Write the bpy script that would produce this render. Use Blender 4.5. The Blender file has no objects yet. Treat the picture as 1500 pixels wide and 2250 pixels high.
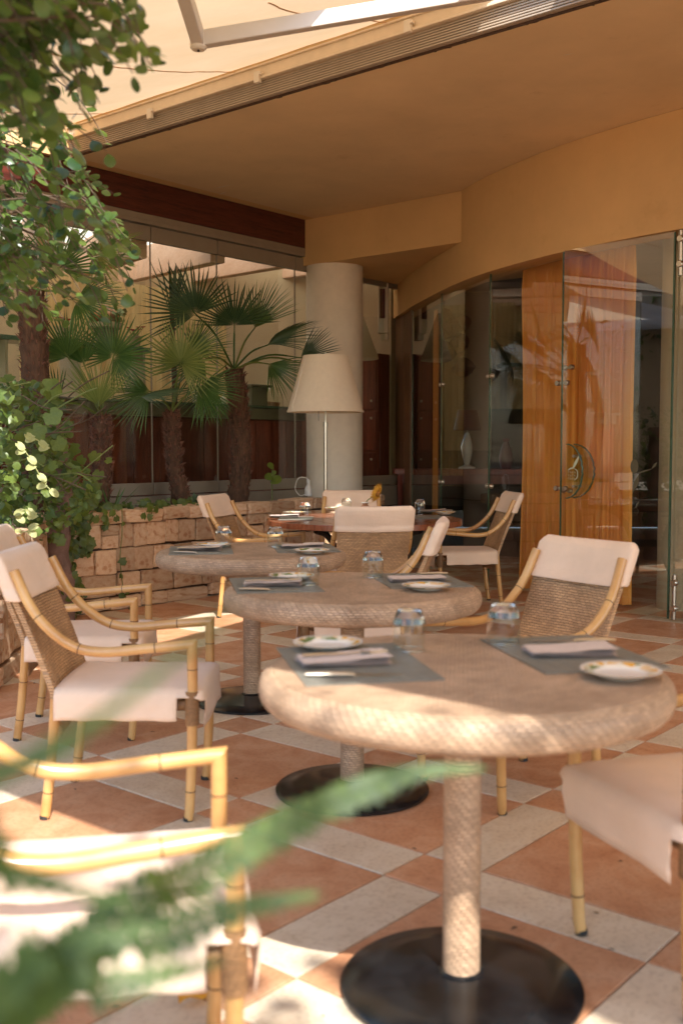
import bpy, math, random
from mathutils import Vector, Matrix, noise

# ------------------------------------------------------------------ camera, sky, sun, exposure
scene = bpy.context.scene
COL = scene.collection
random.seed(7)
EYE = 1.275
FPX = 2300.0
PITCH = math.atan(140.0 / FPX)

cam = bpy.data.cameras.new('camera')
cam_o = bpy.data.objects.new('camera', cam)
COL.objects.link(cam_o)
cam_o.location = (0, 0, EYE)
cam_o.rotation_euler = (math.pi / 2 - PITCH, 0, 0)
cam.sensor_fit = 'VERTICAL'
cam.sensor_height = 36.0
cam.sensor_width = 24.0
cam.lens = 36.8
cam.clip_start = 0.05
cam.clip_end = 500
cam.dof.use_dof = True
cam.dof.focus_distance = 7.2
cam.dof.aperture_fstop = 2.7
scene.camera = cam_o

SUN_EL = math.radians(47)
SUN_AZ = Vector((0.30, -0.954, 0)).normalized()          # horizontal direction towards the sun
world = bpy.data.worlds.new('World')
scene.world = world
world.use_nodes = True
wn = world.node_tree
bg = wn.nodes['Background']
sky = wn.nodes.new('ShaderNodeTexSky')
sky.sky_type = 'NISHITA'
sky.sun_disc = False
sky.sun_elevation = SUN_EL
sky.sun_rotation = math.atan2(SUN_AZ.x, SUN_AZ.y)
wn.links.new(sky.outputs[0], bg.inputs[0])
bg.inputs[1].default_value = 0.135

sun = bpy.data.lights.new('sun', 'SUN')
sun.energy = 3.0
sun.angle = math.radians(0.55)
sun.color = (1.0, 0.965, 0.91)
sun_o = bpy.data.objects.new('sun', sun)
COL.objects.link(sun_o)
to_sun = SUN_AZ * math.cos(SUN_EL) + Vector((0, 0, math.sin(SUN_EL)))
sun_o.rotation_euler = (-to_sun).to_track_quat('-Z', 'Y').to_euler()
sun_o.location = to_sun * 30

scene.render.engine = 'CYCLES'
scene.view_settings.view_transform = 'Standard'
scene.view_settings.look = 'None'
scene.view_settings.exposure = 1.78
scene.view_settings.gamma = 1.0
scene.view_settings.use_curve_mapping = False
scene.cycles.use_denoising = True
scene.cycles.max_bounces = 12
scene.cycles.diffuse_bounces = 5
scene.cycles.glossy_bounces = 4
scene.cycles.transmission_bounces = 10
scene.cycles.transparent_max_bounces = 24
scene.cycles.sample_clamp_indirect = 6.0
scene.cycles.caustics_reflective = False
scene.cycles.caustics_refractive = False

# ------------------------------------------------------------------ geometry helpers
CP, SP = math.cos(PITCH), math.sin(PITCH)
def ray(px, py):
    u = (px - 750) / FPX; v = -(py - 1125) / FPX
    return Vector((u, CP + v * SP, -SP + v * CP))
def at(px, py, y):                    # the point seen there, at depth y
    d = ray(px, py); t = y / d.y
    return Vector((d.x * t, y, EYE + d.z * t))
def onz(px, py, z):                   # the point seen there, at height z
    d = ray(px, py); t = (z - EYE) / d.z
    return Vector((d.x * t, d.y * t, z))
def proj(p):
    dz = p[2] - EYE; F = p[1] * CP - dz * SP; U = p[1] * SP + dz * CP
    return (750 + FPX * p[0] / F, 1125 - FPX * U / F) if F > 0.05 else (1e6, 1e6)
VA = Vector((0.642, 0.767, 0)).normalized()      # into the building (floor joints, planter)
VB = Vector((-VA.y, VA.x, 0))                    # along the awning, towards the left
def ab(a, b, z=0.0):
    p = VA * a + VB * b
    return Vector((p.x, p.y, z))
def onb(px, py, b):                   # the point seen there on the upright plane b = const
    d = ray(px, py); t = b / d.dot(VB)
    return Vector((d.x * t, d.y * t, EYE + d.z * t))
def ona(px, py, a):
    d = ray(px, py); t = a / d.dot(VA)
    return Vector((d.x * t, d.y * t, EYE + d.z * t))

def catmull(pts, n=6):
    pts = [Vector(p) for p in pts]
    P = [pts[0] * 2 - pts[1]] + pts + [pts[-1] * 2 - pts[-2]]
    out = []
    for i in range(1, len(P) - 2):
        p0, p1, p2, p3 = P[i - 1], P[i], P[i + 1], P[i + 2]
        for k in range(n):
            t = k / n
            out.append(0.5 * ((2 * p1) + (p2 - p0) * t + (2 * p0 - 5 * p1 + 4 * p2 - p3) * t * t + (3 * p1 - p0 - 3 * p2 + p3) * t ** 3))
    out.append(pts[-1].copy())
    return out

class MB:
    def __init__(s):
        s.v = []; s.f = []; s.uv = []
    def add(s, vs, fs, uvs=None):
        o = len(s.v)
        s.v += [tuple(q) for q in vs]
        for i, f in enumerate(fs):
            s.f.append(tuple(o + k for k in f))
            s.uv.append(uvs[i] if uvs else None)
        return s
    def hexa(s, p):                    # eight corners: bottom ring 0-3, top ring 4-7
        return s.add(p, [(3, 2, 1, 0), (4, 5, 6, 7), (0, 1, 5, 4), (1, 2, 6, 5), (2, 3, 7, 6), (3, 0, 4, 7)])
    def box(s, c, d, M=None):
        x, y, z = (q / 2 for q in d)
        p = [Vector(q) for q in ((-x, -y, -z), (x, -y, -z), (x, y, -z), (-x, y, -z), (-x, -y, z), (x, -y, z), (x, y, z), (-x, y, z))]
        if M: p = [M @ q for q in p]
        return s.hexa([q + Vector(c) for q in p])
    def abbox(s, a0, a1, b0, b1, z0, z1):
        return s.hexa([ab(a0, b0, z0), ab(a1, b0, z0), ab(a1, b1, z0), ab(a0, b1, z0), ab(a0, b0, z1), ab(a1, b0, z1), ab(a1, b1, z1), ab(a0, b1, z1)])
    def tube(s, pts, r, n=10, cap=True, n0=None, n1=None, flat=1.0):
        pts = [Vector(p) for p in pts]
        rs = r if isinstance(r, (list, tuple)) else [r] * len(pts)
        m = len(pts)
        tan = [(pts[min(i + 1, m - 1)] - pts[max(i - 1, 0)]).normalized() for i in range(m)]
        up = Vector((0, 0, 1)) if abs(tan[0].z) < 0.9 else Vector((1, 0, 0))
        x = tan[0].cross(up).normalized()
        vs = []; L = 0; us = []
        for i in range(m):
            t = tan[i]
            x = (x - t * x.dot(t)).normalized(); y = t.cross(x)
            if i: L += (pts[i] - pts[i - 1]).length
            us.append(L)
            for k in range(n):
                a = 2 * math.pi * k / n
                q = pts[i] + (x * math.cos(a) + y * math.sin(a) * flat) * rs[i]
                nn = n0 if (i == 0 and n0) else n1 if (i == m - 1 and n1) else None
                if nn:
                    q = q + t * (-((q - pts[i]).dot(nn)) / t.dot(nn))
                vs.append(q)
        fs = []; uv = []
        for i in range(m - 1):
            for k in range(n):
                k2 = (k + 1) % n
                fs.append((i * n + k, i * n + k2, (i + 1) * n + k2, (i + 1) * n + k))
                w = 2 * math.pi * rs[i] / n
                uv.append(((k * w, us[i]), ((k + 1) * w, us[i]), ((k + 1) * w, us[i + 1]), (k * w, us[i + 1])))
        if cap:
            fs += [tuple(range(n))[::-1], tuple((m - 1) * n + k for k in range(n))]
            uv += [None, None]
        return s.add(vs, fs, uv)
    def lathe(s, prof, n=32, c=(0, 0, 0), capb=False, capt=False, wob=None, planar=False):
        vs = []; fs = []; uv = []; L = [0]
        for i in range(1, len(prof)):
            L.append(L[-1] + math.hypot(prof[i][0] - prof[i - 1][0], prof[i][1] - prof[i - 1][1]))
        for i, (r, z) in enumerate(prof):
            for k in range(n):
                a = 2 * math.pi * k / n
                rr = r * (wob(a, z) if wob else 1)
                vs.append((c[0] + rr * math.cos(a), c[1] + rr * math.sin(a), c[2] + z))
        R = max(p[0] for p in prof)
        for i in range(len(prof) - 1):
            for k in range(n):
                k2 = (k + 1) % n
                fs.append((i * n + k, i * n + k2, (i + 1) * n + k2, (i + 1) * n + k))
                w = 2 * math.pi * R / n
                uv.append(((k * w, L[i]), ((k + 1) * w, L[i]), ((k + 1) * w, L[i + 1]), (k * w, L[i + 1])))
        m = len(prof)
        if capb: fs.append(tuple(range(n))[::-1]); uv.append([(vs[k][0], vs[k][1]) for k in range(n)][::-1])
        if capt: fs.append(tuple((m - 1) * n + k for k in range(n))); uv.append([(vs[(m - 1) * n + k][0], vs[(m - 1) * n + k][1]) for k in range(n)])
        return s.add(vs, fs, uv)
    def prism(s, poly, z0, z1):
        n = len(poly)
        vs = [(p[0], p[1], z0) for p in poly] + [(p[0], p[1], z1) for p in poly]
        fs = [tuple(range(n))[::-1], tuple(range(n, 2 * n))] + [(k, (k + 1) % n, n + (k + 1) % n, n + k) for k in range(n)]
        return s.add(vs, fs)
    def grid(s, rows, uvs=None, close=False):      # rows of equal length
        n = len(rows[0]); vs = [q for r in rows for q in r]; fs = []; uv = []
        for i in range(len(rows) - 1):
            for k in range(n if close else n - 1):
                k2 = (k + 1) % n
                fs.append((i * n + k, i * n + k2, (i + 1) * n + k2, (i + 1) * n + k))
                uv.append((uvs[i][k], uvs[i][k2], uvs[i + 1][k2], uvs[i + 1][k]) if uvs else None)
        return s.add(vs, fs, uv)
    def mesh(s, name, mat, smooth=True, angle=40):
        me = bpy.data.meshes.new(name)
        me.from_pydata(s.v, [], s.f)
        if any(u for u in s.uv):
            l = me.uv_layers.new(name='UVMap')
            flat = []
            for f, u in zip(s.f, s.uv):
                for j in range(len(f)):
                    flat += list(u[j]) if u else [s.v[f[j]][0], s.v[f[j]][1]]
            l.data.foreach_set('uv', flat)
        me.materials.append(mat)
        if smooth:
            me.polygons.foreach_set('use_smooth', [True] * len(me.polygons))
            try: me.set_sharp_from_angle(angle=math.radians(angle))
            except Exception: pass
        me.update()
        return me
    def build(s, name, mat, parent=None, smooth=True, angle=40, bevel=0, seg=2):
        o = link(name, s.mesh(name, mat, smooth, angle), parent)
        if bevel:
            m = o.modifiers.new('bevel', 'BEVEL'); m.width = bevel; m.segments = seg; m.limit_method = 'ANGLE'; m.angle_limit = math.radians(40)
        return o

def link(name, data, parent=None, loc=None, rot=None, scale=None):
    o = bpy.data.objects.new(name, data)
    COL.objects.link(o)
    if parent: o.parent = parent
    if loc is not None: o.location = loc
    if rot is not None: o.rotation_euler = rot
    if scale is not None: o.scale = scale
    return o
def tag(o, label=None, cat=None, group=None, kind=None):
    if label: o['label'] = label
    if cat: o['category'] = cat
    if group: o['group'] = group
    if kind: o['kind'] = kind
    return o
def thing(name, label, cat, loc=(0, 0, 0), rz=0, group=None):
    return tag(link(name, None, None, loc, (0, 0, rz)), label, cat, group)
def copy_tree(o, parent=None):
    c = o.copy(); COL.objects.link(c); c.parent = parent
    for ch in o.children: copy_tree(ch, c)
    return c

# ------------------------------------------------------------------ materials
def new_mat(name):
    m = bpy.data.materials.new(name); m.use_nodes = True
    return m, m.node_tree, m.node_tree.nodes['Principled BSDF']
def nd(nt, typ, **kw):
    n = nt.nodes.new(typ)
    for k, v in kw.items(): setattr(n, k, v)
    return n
def ramp(nt, fac, stops):
    r = nd(nt, 'ShaderNodeValToRGB')
    while len(r.color_ramp.elements) < len(stops): r.color_ramp.elements.new(0.5)
    for e, (p, c) in zip(r.color_ramp.elements, stops):
        e.position = p; e.color = (*c, 1)
    nt.links.new(fac, r.inputs[0])
    return r.outputs[0]
def tex_noise(nt, scale, detail=4, rough=0.55, coord='Object', stretch=None):
    tc = nd(nt, 'ShaderNodeTexCoord')
    v = tc.outputs[coord]
    if stretch:
        mp = nd(nt, 'ShaderNodeMapping'); mp.inputs['Scale'].default_value = stretch
        nt.links.new(v, mp.inputs[0]); v = mp.outputs[0]
    n = nd(nt, 'ShaderNodeTexNoise')
    n.inputs['Scale'].default_value = scale; n.inputs['Detail'].default_value = detail; n.inputs['Roughness'].default_value = rough
    nt.links.new(v, n.inputs['Vector'])
    return n.outputs[0]
def bump(nt, bs, h, strength=0.3, dist=0.01):
    b = nd(nt, 'ShaderNodeBump'); b.inputs['Strength'].default_value = strength; b.inputs['Distance'].default_value = dist
    nt.links.new(h, b.inputs['Height']); nt.links.new(b.outputs[0], bs.inputs['Normal'])
def mul(c, k): return tuple(min(1, q * k) for q in c)
def simple(name, col, rough=0.6, var=0.18, scale=12, bstr=0.15, bdist=0.003, metal=0, stretch=None, spec=0.5, detail=5, coord='Object', randobj=0.0):
    m, nt, bs = new_mat(name)
    n = tex_noise(nt, scale, detail, 0.6, coord, stretch)
    c = ramp(nt, n, [(0.3, mul(col, 1 - var)), (0.7, mul(col, 1 + var))])
    if randobj:
        oi = nd(nt, 'ShaderNodeObjectInfo')
        hs = nd(nt, 'ShaderNodeHueSaturation')
        mr = nd(nt, 'ShaderNodeMapRange'); mr.inputs[3].default_value = 1 - randobj; mr.inputs[4].default_value = 1 + randobj
        nt.links.new(oi.outputs['Random'], mr.inputs[0]); nt.links.new(mr.outputs[0], hs.inputs['Value'])
        nt.links.new(c, hs.inputs['Color']); c = hs.outputs[0]
    nt.links.new(c, bs.inputs['Base Color'])
    bs.inputs['Roughness'].default_value = rough; bs.inputs['Metallic'].default_value = metal
    bs.inputs['Specular IOR Level'].default_value = spec
    if bstr: bump(nt, bs, n, bstr, bdist)
    return m

M = {}
M['plaster'] = simple('ochre_plaster', (0.60, 0.345, 0.13), 0.85, 0.06, 3.0, 0.1, 0.004)
M['ceiling'] = simple('ochre_ceiling', (0.62, 0.405, 0.195), 0.85, 0.09, 1.1, 0.10, 0.006, detail=9)
def stained(name, col, stain):
    m, nt, bs = new_mat(name)
    n = tex_noise(nt, 0.9, 9, 0.62); n2 = tex_noise(nt, 3.2, 7, 0.7); n3 = tex_noise(nt, 60, 3)
    c = ramp(nt, n, [(0.32, mul(col, 0.88)), (0.68, mul(col, 1.06))])
    mx = nd(nt, 'ShaderNodeMix', data_type='RGBA', blend_type='MULTIPLY')
    f = ramp(nt, n2, [(0.60, (0, 0, 0)), (0.74, (0.8, 0.8, 0.8))])
    nt.links.new(f, mx.inputs[0]); nt.links.new(c, mx.inputs[6]); mx.inputs[7].default_value = (*stain, 1)
    nt.links.new(mx.outputs[2], bs.inputs['Base Color']); bs.inputs['Roughness'].default_value = 0.85
    ad = nd(nt, 'ShaderNodeMath', operation='ADD'); nt.links.new(n2, ad.inputs[0]); nt.links.new(n3, ad.inputs[1])
    bump(nt, bs, ad.outputs[0], 0.16, 0.004)
    return m
M['ceiling'] = stained('stained_ochre_ceiling', (0.78, 0.575, 0.325), (0.86, 0.82, 0.78))
M['plaster'] = stained('stained_ochre_plaster', (0.74, 0.475, 0.215), (0.90, 0.86, 0.82))
M['white_column'] = simple('white_plaster', (0.88, 0.79, 0.66), 0.75, 0.05, 9, 0.15, 0.003)
M['white_paint'] = simple('white_paint', (0.72, 0.64, 0.52), 0.5, 0.06, 7, 0.05)
M['alu'] = simple('grey_aluminium', (0.29, 0.245, 0.19), 0.5, 0.06, 6, 0.03)
M['alu_rib'] = simple('ribbed_aluminium', (0.40, 0.32, 0.235), 0.5, 0.08, 8, 0.03)
M['alu_cream'] = simple('cream_aluminium', (0.72, 0.60, 0.44), 0.45, 0.07, 9, 0.03)
M['alu_tan'] = simple('tan_aluminium', (0.52, 0.35, 0.16), 0.5, 0.12, 9, 0.03)
M['alu_arm'] = simple('grey_arm_paint', (0.56, 0.50, 0.43), 0.4, 0.04, 6, 0.02)
M['dark'] = simple('dark_gap', (0.015, 0.012, 0.010), 0.8, 0.2, 5, 0)
M['rust'] = simple('rusty_joint', (0.06, 0.028, 0.012), 0.9, 0.5, 30, 0.2)
M['steel'] = simple('brushed_steel', (0.55, 0.50, 0.42), 0.3, 0.05, 20, 0.02, metal=1)
M['black_iron'] = simple('black_iron', (0.006, 0.0075, 0.009), 0.22, 0.4, 24, 0.12, 0.002)
M['black_rubber'] = simple('black_rubber', (0.02, 0.018, 0.016), 0.7, 0.2, 20, 0.1)
M['soil'] = simple('soil', (0.06, 0.04, 0.025), 0.95, 0.5, 20, 0.6, 0.03)
M['grout'] = simple('grout', (0.30, 0.205, 0.135), 0.9, 0.2, 20, 0.2)
M['ground'] = simple('garden_ground', (0.14, 0.11, 0.07), 0.95, 0.4, 1.5, 0.3, 0.02)
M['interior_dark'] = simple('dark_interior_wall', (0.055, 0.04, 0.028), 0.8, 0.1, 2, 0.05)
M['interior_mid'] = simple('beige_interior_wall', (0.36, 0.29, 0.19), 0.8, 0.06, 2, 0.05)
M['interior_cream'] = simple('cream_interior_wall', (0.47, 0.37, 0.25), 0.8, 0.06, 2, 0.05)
M['counter_top'] = simple('green_glass_counter', (0.11, 0.17, 0.12), 0.12, 0.1, 5, 0)
M['counter_edge'] = simple('grey_green_apron', (0.17, 0.16, 0.11), 0.4, 0.1, 8, 0.05)
M['ceramic'] = simple('white_ceramic', (0.74, 0.70, 0.62), 0.2, 0.05, 8, 0)
M['linen'] = simple('beige_napkin', (0.58, 0.48, 0.42), 0.85, 0.08, 60, 0.25, 0.002)
M['bread'] = simple('brown_cake', (0.32, 0.13, 0.05), 0.7, 0.3, 30, 0.3)
M['fruit'] = simple('painted_fruit', (0.48, 0.22, 0.12), 0.5, 0.35, 14, 0.1, randobj=0.35)
M['fruit_green'] = simple('green_leafy_fruit', (0.20, 0.24, 0.09), 0.6, 0.4, 20, 0.3)
M['red_flower'] = simple('red_flower', (0.45, 0.03, 0.05), 0.6, 0.3, 30, 0.2)
M['dark_shade'] = simple('maroon_lampshade', (0.10, 0.03, 0.025), 0.7, 0.1, 20, 0.1)
M['mural_red'] = simple('dark_red_sculpture', (0.09, 0.015, 0.015), 0.6, 0.3, 10, 0.2)
M['twig'] = simple('brown_bark', (0.09, 0.058, 0.032), 0.8, 0.35, 30, 0.5, 0.006)
M['bark'] = simple('ivy_trunk_bark', (0.17, 0.105, 0.085), 0.85, 0.35, 14, 0.7, 0.02)
M['palm_fibre'] = simple('palm_fibre', (0.085, 0.042, 0.022), 0.9, 0.55, 30, 1.0, 0.02, stretch=(1, 1, 0.35))
M['palm_boot'] = simple('palm_leaf_base', (0.15, 0.065, 0.04), 0.8, 0.4, 20, 0.4, 0.01)
M['yellow_petal'] = simple('yellow_petal', (0.72, 0.36, 0.04), 0.6, 0.2, 20, 0.1)
M['orange_core'] = simple('orange_flower_core', (0.35, 0.14, 0.02), 0.7, 0.3, 60, 0.4)
M['stem_green'] = simple('green_stem', (0.14, 0.17, 0.04), 0.6, 0.2, 20, 0.1)
M['seam'] = simple('orange_seam_tape', (0.62, 0.36, 0.18), 0.7, 0.25, 20, 0.1)
M['etched'] = simple('etched_mark', (0.10, 0.085, 0.05), 0.8, 0.1, 20, 0)
M['etched_pale'] = simple('frosted_etching', (0.50, 0.55, 0.40), 0.8, 0.1, 20, 0)
M['white_plastic'] = simple('white_plastic', (0.70, 0.68, 0.64), 0.35, 0.04, 10, 0)
M['terracotta_pot'] = simple('terracotta_pot', (0.36, 0.17, 0.09), 0.8, 0.2, 10, 0.2)

def wood(name, dark, light, rough=0.45, scale=3.0, stretch=(1, 1, 8), randobj=0.0, coat=0.0, bstr=0.1):
    m, nt, bs = new_mat(name)
    n = tex_noise(nt, scale, 7, 0.65, 'Object', stretch)
    n2 = tex_noise(nt, scale * 6, 4, 0.6, 'Object', stretch)
    mx = nd(nt, 'ShaderNodeMath', operation='MULTIPLY_ADD'); mx.inputs[1].default_value = 0.45
    nt.links.new(n2, mx.inputs[0])
    s2 = nd(nt, 'ShaderNodeMath', operation='MULTIPLY'); s2.inputs[1].default_value = 0.6
    nt.links.new(n, s2.inputs[0]); nt.links.new(s2.outputs[0], mx.inputs[2])
    c = ramp(nt, mx.outputs[0], [(0.36, dark), (0.66, light)])
    if randobj:
        oi = nd(nt, 'ShaderNodeObjectInfo'); hs = nd(nt, 'ShaderNodeHueSaturation')
        mr = nd(nt, 'ShaderNodeMapRange'); mr.inputs[3].default_value = 1 - randobj; mr.inputs[4].default_value = 1 + randobj
        nt.links.new(oi.outputs['Random'], mr.inputs[0]); nt.links.new(mr.outputs[0], hs.inputs['Value'])
        nt.links.new(c, hs.inputs['Color']); c = hs.outputs[0]
    nt.links.new(c, bs.inputs['Base Color'])
    bs.inputs['Roughness'].default_value = rough
    bs.inputs['Coat Weight'].default_value = coat; bs.inputs['Coat Roughness'].default_value = 0.2
    if bstr: bump(nt, bs, mx.outputs[0], bstr, 0.004)
    return m
M['mahogany'] = wood('dark_mahogany', (0.075, 0.016, 0.012), (0.24, 0.058, 0.034), 0.4, 3, (6, 6, 0.6), 0.35)
M['beam_wood'] = wood('red_brown_beam_wood', (0.025, 0.006, 0.005), (0.13, 0.028, 0.017), 0.42, 2.0, (0.8, 0.8, 12), 0, 0.1)
M['rafter'] = wood('pale_rafter_wood', (0.60, 0.36, 0.26), (0.76, 0.53, 0.42), 0.55, 1.5, (1, 1, 6), 0.08)
M['table_wood'] = wood('red_varnished_table_wood', (0.12, 0.03, 0.012), (0.30, 0.10, 0.045), 0.22, 4, (1, 9, 1), 0.12, 0.35, 0.05)
M['frame_wood'] = wood('brown_door_frame_wood', (0.08, 0.035, 0.016), (0.22, 0.105, 0.05), 0.45, 3, (5, 5, 0.5), 0.15)

def bamboo():
    m, nt, bs = new_mat('varnished_bamboo')
    n = tex_noise(nt, 5, 5, 0.6)
    c = ramp(nt, n, [(0.28, (0.40, 0.19, 0.055)), (0.5, (0.54, 0.30, 0.105)), (0.75, (0.65, 0.41, 0.17))])
    nt.links.new(c, bs.inputs['Base Color'])
    bs.inputs['Roughness'].default_value = 0.28
    bs.inputs['Coat Weight'].default_value = 0.3; bs.inputs['Coat Roughness'].default_value = 0.15
    return m
M['bamboo'] = bamboo()
M['node'] = simple('dark_bamboo_joint', (0.07, 0.03, 0.012), 0.6, 0.3, 40, 0)

def weave(name, col, cell=0.011, herring=False):
    m, nt, bs = new_mat(name)
    tc = nd(nt, 'ShaderNodeTexCoord')
    sx = nd(nt, 'ShaderNodeSeparateXYZ'); nt.links.new(tc.outputs['UV'], sx.inputs[0])
    u, v = sx.outputs[0], sx.outputs[1]
    wn_ = tex_noise(nt, 22, 2); wv_ = nd(nt, 'ShaderNodeMath', operation='MULTIPLY_ADD'); wv_.inputs[1].default_value = cell * 0.9; nt.links.new(wn_, wv_.inputs[0]); nt.links.new(v, wv_.inputs[2]); v = wv_.outputs[0]
    if herring:
        ab_ = nd(nt, 'ShaderNodeMath', operation='ABSOLUTE'); nt.links.new(u, ab_.inputs[0]); u = ab_.outputs[0]
    dv = nd(nt, 'ShaderNodeMath', operation='DIVIDE'); dv.inputs[1].default_value = cell; nt.links.new(v, dv.inputs[0])
    fl_ = nd(nt, 'ShaderNodeMath', operation='FLOOR'); nt.links.new(dv.outputs[0], fl_.inputs[0])
    sh = nd(nt, 'ShaderNodeMath', operation='MULTIPLY_ADD'); sh.inputs[1].default_value = cell * 0.86        # each strand steps on: twill
    nt.links.new(fl_.outputs[0], sh.inputs[0]); nt.links.new(u, sh.inputs[2])
    cb = nd(nt, 'ShaderNodeCombineXYZ'); nt.links.new(sh.outputs[0], cb.inputs[0]); nt.links.new(v, cb.inputs[1])
    br = nd(nt, 'ShaderNodeTexBrick'); br.offset = 0.0
    br.inputs['Scale'].default_value = 1.0
    br.inputs['Brick Width'].default_value = cell * 2.6; br.inputs['Row Height'].default_value = cell
    br.inputs['Mortar Size'].default_value = cell * 0.15; br.inputs['Mortar Smooth'].default_value = 1.0
    br.inputs['Color1'].default_value = (*mul(col, 1.12), 1); br.inputs['Color2'].default_value = (*mul(col, 0.84), 1)
    br.inputs['Mortar'].default_value = (*mul(col, 0.50), 1)
    nt.links.new(cb.outputs[0], br.inputs['Vector'])
    n = tex_noise(nt, 7, 4)
    mix = nd(nt, 'ShaderNodeMix', data_type='RGBA', blend_type='MULTIPLY'); mix.inputs[0].default_value = 1.0
    nt.links.new(br.outputs['Color'], mix.inputs[6])
    nt.links.new(ramp(nt, n, [(0.3, (0.68, 0.65, 0.62)), (0.65, (1, 1, 1))]), mix.inputs[7])
    nt.links.new(mix.outputs[2], bs.inputs['Base Color'])
    bs.inputs['Roughness'].default_value = 0.5
    inv = nd(nt, 'ShaderNodeMath', operation='SUBTRACT'); inv.inputs[0].default_value = 1.0
    nt.links.new(br.outputs['Fac'], inv.inputs[1])
    bump(nt, bs, inv.outputs[0], 1.0, 0.008)
    return m
M['weave_back'] = weave('woven_rattan_back', (0.62, 0.385, 0.205), 0.0098, True)
M['weave_table'] = weave('woven_rattan_table', (0.60, 0.405, 0.26), 0.0085)
M['weave_wrap'] = weave('rattan_binding', (0.36, 0.19, 0.08), 0.006)
M['mat'] = None
def cloth(name, col, scale=140, bstr=0.12):
    m, nt, bs = new_mat(name)
    n = tex_noise(nt, 4, 5, 0.6); n2 = tex_noise(nt, scale, 2)
    c = ramp(nt, n, [(0.3, mul(col, 0.90)), (0.7, mul(col, 1.06))])
    nt.links.new(c, bs.inputs['Base Color'])
    bs.inputs['Roughness'].default_value = 0.75; bs.inputs['Sheen Weight'].default_value = 0.15
    n3 = tex_noise(nt, 16, 3, 0.5, 'Object', (1, 0.45, 1.6))
    a0_ = nd(nt, 'ShaderNodeMath', operation='MULTIPLY_ADD'); a0_.inputs[1].default_value = 2.2; nt.links.new(n3, a0_.inputs[0]); nt.links.new(n, a0_.inputs[2])
    ad = nd(nt, 'ShaderNodeMath', operation='MULTIPLY_ADD'); ad.inputs[1].default_value = 0.5; nt.links.new(n2, ad.inputs[0]); nt.links.new(a0_.outputs[0], ad.inputs[2])
    bump(nt, bs, ad.outputs[0], bstr, 0.010)
    return m
M['cloth'] = cloth('pink_beige_canvas', (0.75, 0.565, 0.425), 90, 0.2)
def matweave():
    m, nt, bs = new_mat('grey_woven_vinyl')
    tc = nd(nt, 'ShaderNodeTexCoord')
    w = nd(nt, 'ShaderNodeTexWave', wave_type='BANDS', bands_direction='X'); w.inputs['Scale'].default_value = 55; w.inputs['Distortion'].default_value = 0.4
    nt.links.new(tc.outputs['Object'], w.inputs[0])
    n = tex_noise(nt, 30, 3)
    ad = nd(nt, 'ShaderNodeMath', operation='MULTIPLY_ADD'); ad.inputs[1].default_value = 0.5; nt.links.new(n, ad.inputs[0]); nt.links.new(w.outputs['Fac'], ad.inputs[2])
    nt.links.new(ramp(nt, ad.outputs[0], [(0.2, (0.10, 0.095, 0.075)), (1.0, (0.26, 0.255, 0.215))]), bs.inputs['Base Color'])
    bs.inputs['Roughness'].default_value = 0.42
    bump(nt, bs, w.outputs['Fac'], 0.4, 0.002)
    return m
M['mat'] = matweave()

def stone():
    m, nt, bs = new_mat('rough_sandstone')
    n = tex_noise(nt, 5, 8, 0.65); n2 = tex_noise(nt, 26, 6, 0.7); band = tex_noise(nt, 2.2, 4, 0.6, 'Object', (1, 1, 1.4))
    oi = nd(nt, 'ShaderNodeObjectInfo')
    c1 = ramp(nt, n, [(0.28, (0.46, 0.245, 0.13)), (0.46, (0.61, 0.415, 0.265)), (0.72, (0.70, 0.54, 0.38))])
    c2 = ramp(nt, band, [(0.36, (0.74, 0.50, 0.36)), (0.45, (1.0, 0.98, 0.95))])
    mx = nd(nt, 'ShaderNodeMix', data_type='RGBA', blend_type='MULTIPLY'); mx.inputs[0].default_value = 0.75
    nt.links.new(c1, mx.inputs[6]); nt.links.new(c2, mx.inputs[7])
    hs = nd(nt, 'ShaderNodeHueSaturation'); mr = nd(nt, 'ShaderNodeMapRange'); mr.inputs[3].default_value = 0.66; mr.inputs[4].default_value = 1.2
    nt.links.new(oi.outputs['Random'], mr.inputs[0]); nt.links.new(mr.outputs[0], hs.inputs['Value']); nt.links.new(mx.outputs[2], hs.inputs['Color'])
    nt.links.new(hs.outputs[0], bs.inputs['Base Color']); bs.inputs['Roughness'].default_value = 0.88
    ad = nd(nt, 'ShaderNodeMath', operation='ADD'); nt.links.new(n, ad.inputs[0]); nt.links.new(n2, ad.inputs[1])
    bump(nt, bs, ad.outputs[0], 0.4, 0.02)
    return m
M['stone'] = stone()
M['mortar'] = simple('dark_mortar', (0.07, 0.045, 0.03), 0.95, 0.4, 20, 0.4)

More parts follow.
